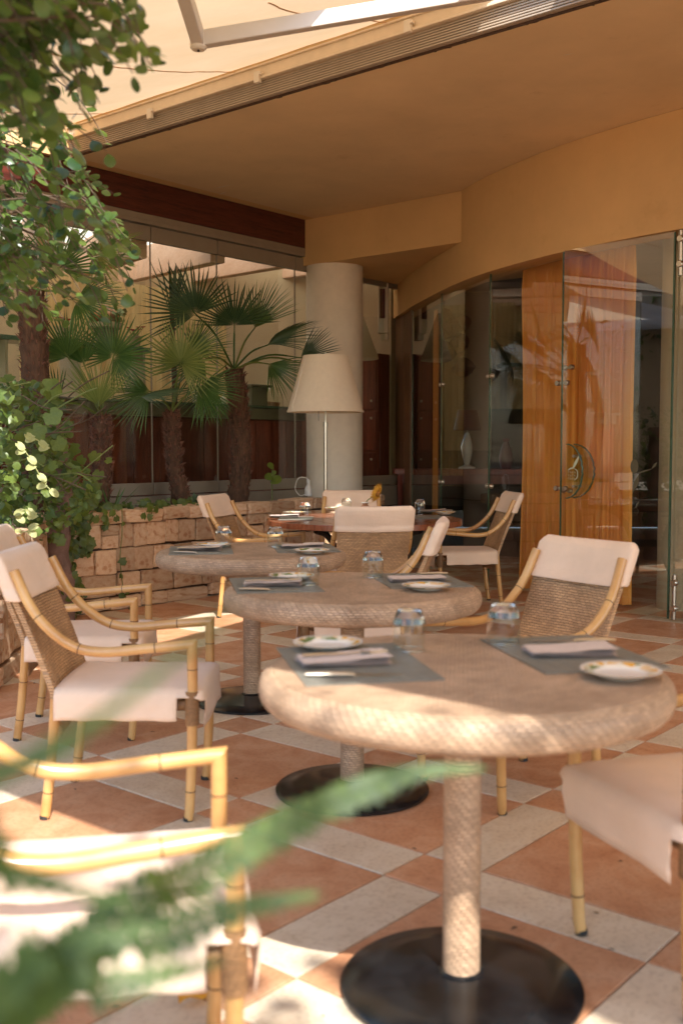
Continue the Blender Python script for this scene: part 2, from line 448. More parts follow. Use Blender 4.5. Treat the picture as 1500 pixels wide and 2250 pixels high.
def tile(name, cols, rough=0.42):
    m, nt, bs = new_mat(name)
    tc = nd(nt, 'ShaderNodeTexCoord'); oi = nd(nt, 'ShaderNodeObjectInfo')
    sc = nd(nt, 'ShaderNodeVectorMath', operation='SCALE'); sc.inputs[3].default_value = 40.0
    cb = nd(nt, 'ShaderNodeCombineXYZ'); nt.links.new(oi.outputs['Random'], cb.inputs[0]); nt.links.new(oi.outputs['Random'], cb.inputs[2])
    nt.links.new(cb.outputs[0], sc.inputs[0])
    ad = nd(nt, 'ShaderNodeVectorMath', operation='ADD'); nt.links.new(tc.outputs['Object'], ad.inputs[0]); nt.links.new(sc.outputs[0], ad.inputs[1])
    n = nd(nt, 'ShaderNodeTexNoise'); n.inputs['Scale'].default_value = 6; n.inputs['Detail'].default_value = 8; n.inputs['Roughness'].default_value = 0.62; n.inputs['Distortion'].default_value = 0.6
    nt.links.new(ad.outputs[0], n.inputs['Vector'])
    c = ramp(nt, n.outputs[0], [(0.30, cols[0]), (0.5, cols[1]), (0.72, cols[2])])
    n2 = nd(nt, 'ShaderNodeTexNoise'); n2.inputs['Scale'].default_value = 70; n2.inputs['Detail'].default_value = 4
    nt.links.new(ad.outputs[0], n2.inputs['Vector'])
    mx = nd(nt, 'ShaderNodeMix', data_type='RGBA', blend_type='MULTIPLY'); mx.inputs[0].default_value = 0.5
    nt.links.new(c, mx.inputs[6]); nt.links.new(ramp(nt, n2.outputs[0], [(0.36, (0.72, 0.66, 0.6)), (0.5, (1, 1, 1))]), mx.inputs[7])
    hs = nd(nt, 'ShaderNodeHueSaturation'); mr = nd(nt, 'ShaderNodeMapRange'); mr.inputs[3].default_value = 0.90; mr.inputs[4].default_value = 1.10
    nt.links.new(oi.outputs['Random'], mr.inputs[0]); nt.links.new(mr.outputs[0], hs.inputs['Value']); nt.links.new(mx.outputs[2], hs.inputs['Color'])
    nt.links.new(hs.outputs[0], bs.inputs['Base Color'])
    nt.links.new(ramp(nt, n.outputs[0], [(0.3, (rough + 0.12,) * 3), (0.7, (rough - 0.06,) * 3)]), bs.inputs['Roughness'])
    bump(nt, bs, n2.outputs[0], 0.08, 0.002)
    return m
M['terracotta'] = tile('terracotta_tile', [(0.47, 0.21, 0.10), (0.56, 0.285, 0.15), (0.62, 0.36, 0.215)])
M['cream_tile'] = tile('cream_tile', [(0.58, 0.455, 0.315), (0.66, 0.54, 0.39), (0.70, 0.60, 0.455)])

def fabric_awning():
    m, nt, bs = new_mat('cream_awning_canvas')
    n = tex_noise(nt, 1.3, 6, 0.6); n2 = tex_noise(nt, 9, 4, 0.6, 'Object', (1, 1, 1))
    c = ramp(nt, n, [(0.3, (0.73, 0.51, 0.285)), (0.7, (0.81, 0.595, 0.36))])
    d = nd(nt, 'ShaderNodeBsdfDiffuse'); t = nd(nt, 'ShaderNodeBsdfTranslucent'); mx = nd(nt, 'ShaderNodeMixShader'); mx.inputs[0].default_value = 0.28
    nt.links.new(c, d.inputs[0]); nt.links.new(c, t.inputs[0])
    b = nd(nt, 'ShaderNodeBump'); b.inputs['Strength'].default_value = 0.25; b.inputs['Distance'].default_value = 0.03
    nt.links.new(n2, b.inputs['Height']); nt.links.new(b.outputs[0], d.inputs['Normal'])
    nt.links.new(d.outputs[0], mx.inputs[1]); nt.links.new(t.outputs[0], mx.inputs[2])
    nt.links.new(mx.outputs[0], nt.nodes['Material Output'].inputs[0])
    return m
M['awning'] = fabric_awning()
def translucent(name, col, fac=0.4, scale=3, stretch=None, var=0.12, rough=None):
    m, nt, bs = new_mat(name)
    n = tex_noise(nt, scale, 5, 0.6, 'Object', stretch)
    c = ramp(nt, n, [(0.3, mul(col, 1 - var)), (0.7, mul(col, 1 + var))])
    d = nd(nt, 'ShaderNodeBsdfDiffuse'); t = nd(nt, 'ShaderNodeBsdfTranslucent'); mx = nd(nt, 'ShaderNodeMixShader'); mx.inputs[0].default_value = fac
    nt.links.new(c, d.inputs[0]); nt.links.new(c, t.inputs[0])
    nt.links.new(d.outputs[0], mx.inputs[1]); nt.links.new(t.outputs[0], mx.inputs[2])
    nt.links.new(mx.outputs[0], nt.nodes['Material Output'].inputs[0])
    return m
M['curtain'] = translucent('amber_curtain', (0.96, 0.45, 0.11), 0.25, 1.5, (1, 1, 0.5), 0.04)
M['curtain_yellow'] = translucent('yellow_curtain', (0.70, 0.54, 0.30), 0.45, 3, (1, 1, 0.2))
M['roof_panel'] = translucent('cream_roof_panel', (0.88, 0.79, 0.66), 0.6, 2)
M['shade'] = translucent('ivory_lampshade', (0.84, 0.74, 0.58), 0.3, 30, None, 0.03)

def glass(name, tint, refl=1.0, rough=0.0, gain=2.0):
    m, nt, bs = new_mat(name)
    tr = nd(nt, 'ShaderNodeBsdfTransparent'); tr.inputs[0].default_value = (*tint, 1)
    gl = nd(nt, 'ShaderNodeBsdfGlossy'); gl.inputs['Roughness'].default_value = rough; gl.inputs[0].default_value = (refl, refl, refl, 1)
    fr = nd(nt, 'ShaderNodeFresnel'); fr.inputs[0].default_value = 1.52
    mx = nd(nt, 'ShaderNodeMixShader')
    ge = nd(nt, 'ShaderNodeNewGeometry'); iv = nd(nt, 'ShaderNodeMath', operation='SUBTRACT'); iv.inputs[0].default_value = 1.0      # the far face of the pane adds no second mirror
    nt.links.new(ge.outputs['Backfacing'], iv.inputs[1])
    ml = nd(nt, 'ShaderNodeMath', operation='MULTIPLY'); nt.links.new(fr.outputs[0], ml.inputs[0]); nt.links.new(iv.outputs[0], ml.inputs[1])
    m2 = nd(nt, 'ShaderNodeMath', operation='MULTIPLY', use_clamp=True); m2.inputs[1].default_value = gain; nt.links.new(ml.outputs[0], m2.inputs[0])
    nt.links.new(m2.outputs[0], mx.inputs[0]); nt.links.new(tr.outputs[0], mx.inputs[1]); nt.links.new(gl.outputs[0], mx.inputs[2])
    nt.links.new(mx.outputs[0], nt.nodes['Material Output'].inputs[0])
    return m
M['pane'] = glass('window_glass', (0.93, 0.96, 0.90))
M['pane_green'] = glass('green_tinted_glass', (0.965, 0.98, 0.955), gain=2.9)
M['pane_lobby'] = glass('coated_lobby_glass', (0.965, 0.98, 0.955), gain=1.7)
M['handle_glass'] = glass('green_handle_glass', (0.90, 0.96, 0.86), gain=2.0)
M['glass_edge'] = simple('green_glass_edge', (0.05, 0.10, 0.06), 0.15, 0.2, 10, 0)
m, nt, bs = new_mat('tumbler_glass')
bs.inputs['Base Color'].default_value = (0.93, 0.96, 0.93, 1); bs.inputs['Roughness'].default_value = 0.02
bs.inputs['Transmission Weight'].default_value = 1.0; bs.inputs['IOR'].default_value = 1.48
M['tumbler'] = m
M['tumbler_wall'] = glass('thin_tumbler_glass', (0.92, 0.95, 0.92), gain=3.0)
def plate_mat():
    m, nt, bs = new_mat('plate_glaze_floral_rim')
    tc = nd(nt, 'ShaderNodeTexCoord'); ln = nd(nt, 'ShaderNodeVectorMath', operation='LENGTH'); nt.links.new(tc.outputs['Object'], ln.inputs[0])
    vo = nd(nt, 'ShaderNodeTexVoronoi'); vo.inputs['Scale'].default_value = 42; nt.links.new(tc.outputs['Object'], vo.inputs['Vector'])
    pat = ramp(nt, vo.outputs['Color'], [(0.15, (0.14, 0.20, 0.07)), (0.4, (0.72, 0.66, 0.52)), (0.55, (0.74, 0.68, 0.56)), (0.75, (0.70, 0.36, 0.05))])
    gt = nd(nt, 'ShaderNodeMath', operation='GREATER_THAN'); gt.inputs[1].default_value = 0.060; nt.links.new(ln.outputs['Value'], gt.inputs[0])
    lt = nd(nt, 'ShaderNodeMath', operation='LESS_THAN'); lt.inputs[1].default_value = 0.083; nt.links.new(ln.outputs['Value'], lt.inputs[0])
    mm = nd(nt, 'ShaderNodeMath', operation='MULTIPLY'); nt.links.new(gt.outputs[0], mm.inputs[0]); nt.links.new(lt.outputs[0], mm.inputs[1])
    mx = nd(nt, 'ShaderNodeMix', data_type='RGBA'); nt.links.new(mm.outputs[0], mx.inputs[0]); mx.inputs[6].default_value = (0.74, 0.70, 0.63, 1); nt.links.new(pat, mx.inputs[7])
    nt.links.new(mx.outputs[2], bs.inputs['Base Color']); bs.inputs['Roughness'].default_value = 0.15
    return m
M['plate'] = plate_mat()

def leafmat(name, lo, hi, trans=0.35, rough=0.35, spec=0.5, scale=6):
    m, nt, bs = new_mat(name)
    g = nd(nt, 'ShaderNodeNewGeometry')
    n = tex_noise(nt, scale, 3)
    ad = nd(nt, 'ShaderNodeMath', operation='MULTIPLY_ADD'); ad.inputs[1].default_value = 0.55; nt.links.new(g.outputs['Random Per Island'], ad.inputs[0])
    h = nd(nt, 'ShaderNodeMath', operation='MULTIPLY'); h.inputs[1].default_value = 0.45; nt.links.new(n, h.inputs[0]); nt.links.new(h.outputs[0], ad.inputs[2])
    c = ramp(nt, ad.outputs[0], [(0.12, lo), (0.85, hi)])
    nt.links.new(c, bs.inputs['Base Color']); bs.inputs['Roughness'].default_value = rough; bs.inputs['Specular IOR Level'].default_value = spec
    t = nd(nt, 'ShaderNodeBsdfTranslucent'); hs = nd(nt, 'ShaderNodeHueSaturation'); hs.inputs['Value'].default_value = 1.5; hs.inputs['Hue'].default_value = 0.485
    nt.links.new(c, hs.inputs['Color']); nt.links.new(hs.outputs[0], t.inputs[0])
    mx = nd(nt, 'ShaderNodeMixShader'); mx.inputs[0].default_value = trans
    nt.links.new(bs.outputs[0], mx.inputs[1]); nt.links.new(t.outputs[0], mx.inputs[2])
    nt.links.new(mx.outputs[0], nt.nodes['Material Output'].inputs[0])
    return m
M['leaf'] = leafmat('glossy_tree_leaf', (0.022, 0.062, 0.015), (0.135, 0.21, 0.042), 0.42, 0.24)
M['leaf_far'] = leafmat('garden_tree_leaf', (0.05, 0.11, 0.022), (0.19, 0.28, 0.06), 0.42, 0.4)
M['vine_leaf'] = leafmat('vine_leaf_green', (0.06, 0.12, 0.018), (0.22, 0.28, 0.045), 0.42, 0.45)
M['ivy_leaf'] = leafmat('ivy_leaf_green', (0.03, 0.075, 0.015), (0.15, 0.21, 0.04), 0.38, 0.4)
M['pale_leaf'] = leafmat('pale_young_leaf', (0.28, 0.30, 0.08), (0.50, 0.50, 0.22), 0.4, 0.5)
M['palm_leaf'] = leafmat('palm_frond_green', (0.026, 0.085, 0.018), (0.10, 0.18, 0.038), 0.28, 0.4)
M['palm_light'] = leafmat('palm_frond_light_green', (0.11, 0.17, 0.035), (0.27, 0.31, 0.09), 0.35, 0.4)
M['palm_dark'] = leafmat('palm_frond_dark_green', (0.020, 0.055, 0.024), (0.065, 0.11, 0.04), 0.25, 0.4)
M['fern'] = leafmat('fern_green', (0.036, 0.078, 0.012), (0.105, 0.165, 0.030), 0.30, 0.5)

# ------------------------------------------------------------------ the setting: ground, floor and tiles
tag(MB().add([(-60, -60, -0.06), (60, -60, -0.06), (60, 60, -0.06), (-60, 60, -0.06)], [(0, 1, 2, 3)]).build('ground', M['ground'], smooth=False), kind='structure')
floor = tag(MB().abbox(-4, 10.6, -6.5, 7.4, -0.05, -0.006).build('floor', M['grout'], smooth=False), kind='structure')
PER, SM = 0.828, 0.212
A0, B0 = 2.430, 1.660
def curve_pts():
    return [Vector((p[0], p[1], 0)) for p in ((5.2, 4.75), (3.35, 6.60), (2.43, 7.64), (2.02, 8.16), (1.66, 8.72), (1.31, 9.48), (1.10, 10.15), (0.93, 10.95), (0.77, 11.85), (0.63, 12.85))]
FRONT = catmull(curve_pts(), 10)
PLANTER = [Vector(p) for p in ((-3.2, 4.3, 0), (-1.80, 5.30, 0), (-1.90, 6.30, 0), (-2.12, 7.78, 0), (-1.09, 9.03, 0), (0.02, 10.34, 0), (0.30, 10.72, 0))]
def tile_mesh(w, d, mat, nm):
    g = 0.0028; b = 0.0022; t = 0.011
    mb = MB()
    x0, x1, y0, y1 = g, w - g, g, d - g
    lo = [(x0, y0, -t), (x1, y0, -t), (x1, y1, -t), (x0, y1, -t)]
    mi = [(x0, y0, -b), (x1, y0, -b), (x1, y1, -b), (x0, y1, -b)]
    hi = [(x0 + b, y0 + b, 0), (x1 - b, y0 + b, 0), (x1 - b, y1 - b, 0), (x0 + b, y1 - b, 0)]
    fs = [(8, 9, 10, 11)]
    for k in range(4):
        k2 = (k + 1) % 4
        fs += [(k, k2, 4 + k2, 4 + k), (4 + k, 4 + k2, 8 + k2, 8 + k)]
    mb.add(lo + mi + hi, fs)
    return mb.mesh(nm, mat, False), mb
LG = PER - SM
TM = {}
for sa in (0, 1):
    for sb in (0, 1):
        TM[sa, sb] = tile_mesh(SM if sa else LG, SM if sb else LG, M['terracotta'] if sa == sb else M['cream_tile'], 'tile')
rz_tile = math.atan2(VA.y, VA.x)
rest = {0: MB(), 1: MB()}
cand = []
for i in range(-9, 11):
    for j in range(-11, 8):
        for sa in (0, 1):
            for sb in (0, 1):
                a = A0 + i * PER + (0 if sa else SM); b = B0 + j * PER + (0 if sb else SM)
                wa = SM if sa else LG; wb = SM if sb else LG
                c = ab(a + wa / 2, b + wb / 2)
                if a < -3.9 or a > 10.4 or b < -6.4 or b > 7.2: continue
                q = [proj(ab(a + u * wa, b + v * wb)) for u in (0, 1) for v in (0, 1)]
                seen = any(-30 < x < 1530 and 1290 < y < 2330 for x, y in q)
                # behind the planter or inside the lobby: not seen
                if c.dot(VB) > 6.75 and c.dot(VA) > 4.3: seen = False
                if c.y > 9.6 or (c.x > 0.6 and any((c - p).dot(Vector((0.8, 0.6, 0))) > 0.9 for p in FRONT if abs(p.y - c.y) < 0.3)): seen = False
                cand.append((a, b, sa, sb, wa, wb, seen, c.length))
cand.sort(key=lambda t: t[-1])
nt_ = 0
for a, b, sa, sb, wa, wb, seen, _ in cand:
    if seen and nt_ < 298:
        link('tile', TM[sa, sb][0], floor, ab(a, b, random.uniform(-0.0012, 0.0006)), (0, 0, rz_tile)); nt_ += 1
    else:
        src = TM[sa, sb][1]
        rest[1 if sa == sb else 0].add([ab(a, b) + VA * x + VB * y + Vector((0, 0, z)) for x, y, z in src.v], src.f)
tag(rest[1].build('outlying_tiles', M['terracotta'], floor, False), kind='stuff')
tag(rest[0].build('outlying_tiles', M['cream_tile'], floor, False), kind='stuff')

# ------------------------------------------------------------------ the setting: ceiling slab, fascia, walls
ZC = 3.70
FA = 5.40                      # the building edge
tag(MB().abbox(FA, 16, -6, 7.42, ZC, 4.2).build('ceiling', M['ceiling'], smooth=False), kind='structure')
HB = 2.85                      # underside of the curved header
def offset(pts, d):
    out = []
    for i, p in enumerate(pts):
        t = (pts[min(i + 1, len(pts) - 1)] - pts[max(i - 1, 0)]).normalized()
        out.append(p + Vector((t.y, -t.x, 0)) * d)      # towards the lobby (tangent runs away from the camera)
    return out
inner = offset(FRONT, 0.24)
mb = MB()
for i in range(len(FRONT) - 1):
    p, q, r, s_ = FRONT[i], FRONT[i + 1], inner[i + 1], inner[i]
    mb.add([(*p.xy, HB), (*q.xy, HB), (*r.xy, HB), (*s_.xy, HB), (*p.xy, ZC - 0.002), (*q.xy, ZC - 0.002), (*r.xy, ZC - 0.002), (*s_.xy, ZC - 0.002)],
           [(0, 1, 5, 4), (2, 3, 7, 6), (0, 3, 2, 1)])
mb.add([(*FRONT[-1].xy, HB), (*inner[-1].xy, HB), (*inner[-1].xy, ZC), (*FRONT[-1].xy, ZC)], [(0, 1, 2, 3)])
import bmesh
def weld(me):
    bm = bmesh.new(); bm.from_mesh(me); bmesh.ops.remove_doubles(bm, verts=bm.verts, dist=1e-4); bm.to_mesh(me); bm.free()
hd = mb.build('wall', M['plaster'], None, True, 30); weld(hd.data); hd.data.polygons.foreach_set('use_smooth', [True] * len(hd.data.polygons)); hd.data.set_sharp_from_angle(angle=math.radians(30))
tag(hd, 'curved ochre wall above the glass doors', kind='structure')
BK = 3.22                      # bulkhead over the column
tag(MB().abbox(8.42, 10.6, 5.50, 7.62, BK, ZC - 0.002).build('bulkhead', M['plaster'], None, False), 'ochre bulkhead that rests on the round column', kind='structure')

# round column
col_c = Vector((-0.075, 11.42, 0))
cr = 0.306
colm = MB().lathe([(cr, 0.0), (cr, 1.2), (cr, 2.2), (cr, BK)], 64, col_c)
tag(colm.build('column', M['white_column']), 'round white plaster column behind the ivory floor lamp', 'column')

# fascia of the building edge: awning cassette, one moulding per part
fas = thing('awning_cassette', 'long ribbed aluminium awning housing along the ceiling edge', 'awning housing', ab(FA, 2, ZC))
def fpart(name, mat, a0, a1, z0, z1, bev=0.0):
    b0, b1 = -5, 7.55
    o = MB().abbox(a0, a1, b0, b1, z0, z1).build(name, M[mat], None, False, bevel=bev)
    o.parent = fas; o.matrix_parent_inverse = Matrix.Translation(-fas.location)
    return o
fpart('joint', 'rust', FA - 0.012, FA - 0.001, ZC - 0.004, ZC + 0.05)
fpart('backing', 'alu_rib', FA - 0.040, FA - 0.013, ZC + 0.010, ZC + 0.125)
for k in range(7):
    fpart('rib', 'alu_rib', FA - 0.052, FA - 0.0405, ZC + 0.012 + k * 0.016, ZC + 0.012 + k * 0.016 + 0.011, 0.003)
fpart('rail', 'alu_cream', FA - 0.085, FA - 0.0405, ZC + 0.126, ZC + 0.145, 0.004)
fpart('cream_band', 'alu_cream', FA - 0.062, FA - 0.0405, ZC + 0.1455, ZC + 0.215)
fpart('rail', 'alu_cream', FA - 0.080, FA - 0.0405, ZC + 0.2155, ZC + 0.228, 0.003)
fpart('tan_band', 'alu_tan', FA - 0.070, FA - 0.0405, ZC + 0.2285, ZC + 0.262)
fpart('slot', 'dark', FA - 0.060, FA - 0.0405, ZC + 0.2625, ZC + 0.272)
fpart('tan_band', 'alu_tan', FA - 0.085, FA - 0.0405, ZC + 0.2725, ZC + 0.300)
fpart('slot', 'dark', FA - 0.075, FA - 0.0405, ZC + 0.3005, ZC + 0.315)
for px, py in ((566, 170), (896, 58), (330, 250)):
    q = ona(px, py, FA - 0.09)
    o = MB().box((0, 0, 0), (0.03, 0.05, 0.075), Matrix.Rotation(rz_tile, 4, 'Z')).box(VB * -0.03 + Vector((0, 0, 0.02)), (0.03, 0.02, 0.02), Matrix.Rotation(rz_tile, 4, 'Z')).build('bracket', M['white_paint'], None, False, bevel=0.003)
    o.location = q; o.parent = fas; o.matrix_parent_inverse = Matrix.Translation(-fas.location)

# awnings: fabric sheets sloping down from the cassette
def awn_z(a): return 2.65 + (a - 1.0) * 0.300
def awning(b0, b1, a0, label):
    t = thing('awning', label, 'awning', ab(FA, (b0 + b1) / 2, awn_z(FA)))
    inv = Matrix.Translation(-t.location)
    rows = []
    na, nb = 24, 30
    for i in range(na + 1):
        a = a0 + (FA - 0.03 - a0) * i / na
        sag = -0.045 * math.sin(math.pi * i / na)
        rows.append([ab(a, b0 + (b1 - b0) * k / nb, awn_z(a) + sag + 0.008 * noise.noise(Vector((a * 1.5, k * 0.4, b0)))) for k in range(nb + 1)])
    o = MB().grid(rows).build('fabric', M['awning']); o.parent = t; o.matrix_parent_inverse = inv
    fb = MB().tube([ab(a0, b0, awn_z(a0) - 0.02), ab(a0, b1, awn_z(a0) - 0.02)], 0.035, 10).build('front_bar', M['alu_arm']); fb.parent = t; fb.matrix_parent_inverse = inv
    return t, inv
aw1, inv1 = awning(-4.6, 2.80, 0.86, 'large cream canvas awning over the row of rattan tables')
aw2, inv2 = awning(3.28, 7.3, 2.6, 'cream canvas awning behind the hanging tree branches')
# folding arm seen under the fabric
el = onz(436, 88, 3.20)
p1 = onz(385, -80, 3.33)
p2 = onz(1085, -20, 3.52)
def flatbar(p, q, w, h):
    d = (q - p).normalized(); x = d.cross(Vector((0, 0, 1))).normalized(); y = x.cross(d)
    return [p - x * w + (-y * h), p + x * w + (-y * h), q + x * w + (-y * h), q - x * w + (-y * h), p - x * w + y * h, p + x * w + y * h, q + x * w + y * h, q - x * w + y * h]
for nm, p, q in (('upper_arm', el, p1), ('lower_arm', el + (p2 - el).normalized() * 0.02, p2)):
    o = MB().hexa(flatbar(p, q, 0.030, 0.036)).build(nm, M['alu_arm'], None, False, bevel=0.006); o.parent = aw2; o.matrix_parent_inverse = inv2
o = MB().lathe([(0.001, -0.046), (0.03, -0.046), (0.04, -0.036), (0.04, 0.04), (0.001, 0.041)], 16, el).build('elbow_joint', M['white_paint']); o.parent = aw2; o.matrix_parent_inverse = inv2
o = MB().lathe([(0.001, -0.053), (0.006, -0.053), (0.006, -0.04)], 10, el).build('bolt', M['dark']); o.parent = aw2; o.matrix_parent_inverse = inv2
# stitched seam tapes on the underside of the fabric
def on_awn(px, py):
    d = ray(px, py)
    # EYE + t dz = 2.65 + (t d.VA - 1)*.3
    t = (2.65 - 0.3 - EYE) / (d.z - 0.3 * d.dot(VA)); p = d * t; p.z += EYE
    f = (p.dot(VA) - 2.6) / (FA - 0.03 - 2.6)
    p.z += -0.045 * math.sin(math.pi * min(1, max(0, f))) - 0.012
    return p
for pts in (((590, -20), (640, 2), (725, 14), (830, 40), (900, 52)), ((60, 92), (215, 118), (290, 130), (385, 141), (480, 150), (550, 156)), ((-60, 222), (20, 228), (120, 236), (240, 246))):
    pp = catmull([on_awn(*q) for q in pts], 6)
    o = MB().tube([q + Vector((0, 0, random.uniform(-.002, .002))) for q in pp], 0.006, 6, flat=0.5).build('seam', M['seam']); o.parent = aw2; o.matrix_parent_inverse = inv2

# weathering on the ceiling edge: rusty chips along the joint and two pale filler marks
random.seed(31)
m_ = MB()
for k in range(26):
    b = random.uniform(2.2, 6.6); w = random.uniform(0.01, 0.09); d_ = random.uniform(0.004, 0.016)
    m_.add([ab(FA + 0.001, b, ZC - 0.0015), ab(FA + d_, b + w * 0.3, ZC - 0.0015), ab(FA + d_ * 0.8, b + w * 0.7, ZC - 0.0015), ab(FA + 0.001, b + w, ZC - 0.0015)], [(0, 1, 2, 3)])
tag(m_.build('rust_chips', M['rust'], None, False), 'rusty chips along the joint of the ceiling edge', 'rust chips', kind='stuff')
m_ = MB()
for (px, py), (qx, qy), w in (((468, 415), (512, 405), 0.012), ((480, 428), (500, 420), 0.01), ((1232, 122), (1262, 117), 0.006), ((498, 318), (501, 330), 0.002)):
    p, q = onz(px, py, ZC - 0.0015), onz(qx, qy, ZC - 0.0015); e = (q - p).cross(Vector((0, 0, 1))).normalized() * w
    m_.add([p - e * 0.4, p.lerp(q, 0.5) - e, q, p.lerp(q, 0.4) + e], [(3, 2, 1, 0)])
tag(m_.build('filler_marks', M['alu_cream'], None, False), 'pale filler marks on the ochre ceiling', 'filler marks', kind='stuff')

# ------------------------------------------------------------------ glazed bar room behind the planter
GB = 7.60
def kid(o, t):
    o.parent = t; o.matrix_parent_inverse = Matrix.Translation(-Vector(t.location)) if tuple(t.rotation_euler) == (0, 0, 0) else t.matrix_basis.inverted()
    return o
tag(MB().abbox(0.9, FA - 0.1, GB - 0.10, GB + 0.20, ZC, 4.5).abbox(FA - 0.1, 10.4, 7.421, GB + 0.12, ZC, 4.3).build('parapet', M['plaster'], None, False), kind='structure')
beam = MB().abbox(0.9, 8.41, GB - 0.06, GB + 0.12, 3.40, ZC - 0.003).build('timber_beam', M['beam_wood'], None, False, bevel=0.006)
tag(beam, 'long dark red timber beam above the bar glazing', 'beam')
tag(MB().abbox(8.43, 10.35, GB + 0.03, GB + 0.12, 3.20, ZC).build('lintel', M['plaster'], None, False), kind='structure')
joint_px = [-420, -140, 108, 334, 478]
js = [onb(x, 1000, GB).dot(VA) for x in joint_px] + [8.30, 10.28]
side = ['leftmost pane of the bar glazing, behind the tree', 'bar glazing pane behind the dark palm trunk', 'bar glazing pane behind the two shorter palms', 'bar glazing pane behind the leaning palm trunk', 'bar glazing pane between tall palm and white column', 'narrow bar glazing pane to the right of the column']
for k in range(len(js) - 1):
    a0, a1 = js[k] + 0.006, js[k + 1] - 0.006
    t = thing('glass_panel', side[k], 'glass panel', ab((a0 + a1) / 2, GB, 0.72), 0, 'panels of the bar glazing')
    kid(MB().abbox(a0, a1, GB - 0.006, GB + 0.006, 0.955, 3.165).build('pane', M['pane'], None, False), t)
    kid(MB().abbox(a0, a1, GB - 0.022, GB + 0.022, 3.166, 3.30).build('top_rail', M['alu'], None, False, bevel=0.003), t)
    kid(MB().abbox(a0, a1, GB - 0.022, GB + 0.022, 0.845, 0.954).build('bottom_rail', M['alu'], None, False, bevel=0.003), t)
    kid(MB().abbox(a0 - 0.004, a0 + 0.001, GB - 0.009, GB + 0.009, 0.956, 3.164).build('edge_seal', M['alu'], None, False), t)
tr = MB().abbox(2.0, 10.3, GB - 0.05, GB + 0.05, 3.312, 3.399).abbox(2.0, 10.3, GB - 0.055, GB - 0.05, 3.345, 3.352)
tag(tr.build('glazing_track', M['alu'], None, False), 'grey aluminium head track under the timber beam', 'track')
tag(MB().abbox(2.0, 10.3, GB - 0.05, GB + 0.05, 0.60, 0.832).build('glazing_sill', M['alu'], None, False, bevel=0.004), 'grey aluminium sill under the bar glazing', 'sill')

# room shell
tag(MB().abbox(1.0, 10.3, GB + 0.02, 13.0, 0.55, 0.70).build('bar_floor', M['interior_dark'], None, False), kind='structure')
tag(MB().abbox(1.0, 10.4, 12.8, 13.0, 0.7, 5).build('wall_back', M['interior_cream'], None, False), kind='structure')
tag(MB().abbox(10.30, 10.42, 7.83, 12.8, 0.0, 5).build('wall_partition', M['interior_cream'], None, False), kind='structure')
tag(MB().abbox(0.9, 1.0, GB, 13.0, 0.0, 5).build('wall_left', M['interior_cream'], None, False), kind='structure')
def roof_z(p): return 3.72 + 0.115 * (p.y - 12.0)
rows = [[ab(a, b, 0) for a in (0.9, 4, 7, 10.42)] for b in (GB + 0.121, 10.3, 13.0)]
for r in rows:
    for q in r: q.z = roof_z(q)
tag(MB().grid(rows).build('roof', M['roof_panel'], None, False), kind='structure')  # translucent cream sheets, added so that daylight brightens the bar room
rd = Vector((-0.39, 1.0, 0.115))
lab = ['pale timber rafter inside the bar, first from the column', 'pale timber rafter inside the bar, second from the column', 'pale timber rafter inside the bar, third from the column', 'pale timber rafter inside the bar, fourth from the column', 'pale timber rafter inside the bar, behind the tree leaves', 'pale timber rafter at the far left of the bar']
for k, a in enumerate((9.35, 8.35, 7.35, 6.35, 5.35, 4.35)):
    p = ab(a, GB + 0.16, 0); p.z = roof_z(p) - 0.02
    rm = MB().hexa(flatbar(Vector((0, 0, -0.21)), rd * 5.2 + Vector((0, 0, -0.21)), 0.075, 0.20))
    o = rm.build('rafter', M['rafter'], None, False, bevel=0.008); o.location = p
    tag(o, lab[k], 'rafter', 'rafters of the bar roof')
# yellow curtains at the back of the bar
def curtain(name, p0, p1, z0, z1, mat, label, folds=16, amp=0.035, group=None, waist=0.0, seed=0):
    p0, p1 = Vector(p0), Vector(p1); d = p1 - p0; L = d.length; u = d.normalized(); n_ = Vector((u.y, -u.x, 0))
    rows = []
    nx, nz = folds * 10, 14
    for j in range(nz + 1):
        f = j / nz; z = z0 + (z1 - z0) * f
        w = 1 - waist * math.sin(math.pi * min(1, max(0, f))) ** 1.2
        row = []
        for i in range(nx + 1):
            s = i / nx
            ph = s * folds * 2 * math.pi + 2.6 * noise.noise(Vector((s * 4.3, seed, f * 0.22)))
            am = amp * (0.65 + 0.5 * noise.noise(Vector((s * 6, seed + 5, f * 0.6)))) * (0.45 if f > 0.97 else 1)
            row.append(p0 + u * (L * (0.5 + (s - 0.5) * w)) + n_ * (am * math.sin(ph) + 0.4 * am * math.sin(2.3 * ph + 1)) + Vector((0, 0, z)))
        rows.append(row)
    o = MB().grid(rows).build(name, mat)
    return tag(o, label, 'curtain', group)
c0, c1 = ab(6.9, 10.6), ab(10.2, 10.6)
curtain('curtain', (c0.x, c0.y, 0), (c1.x, c1.y, 0), 0.72, 3.35, M['curtain_yellow'], 'yellow curtain at the back of the bar room', 34, 0.05, 'curtains')

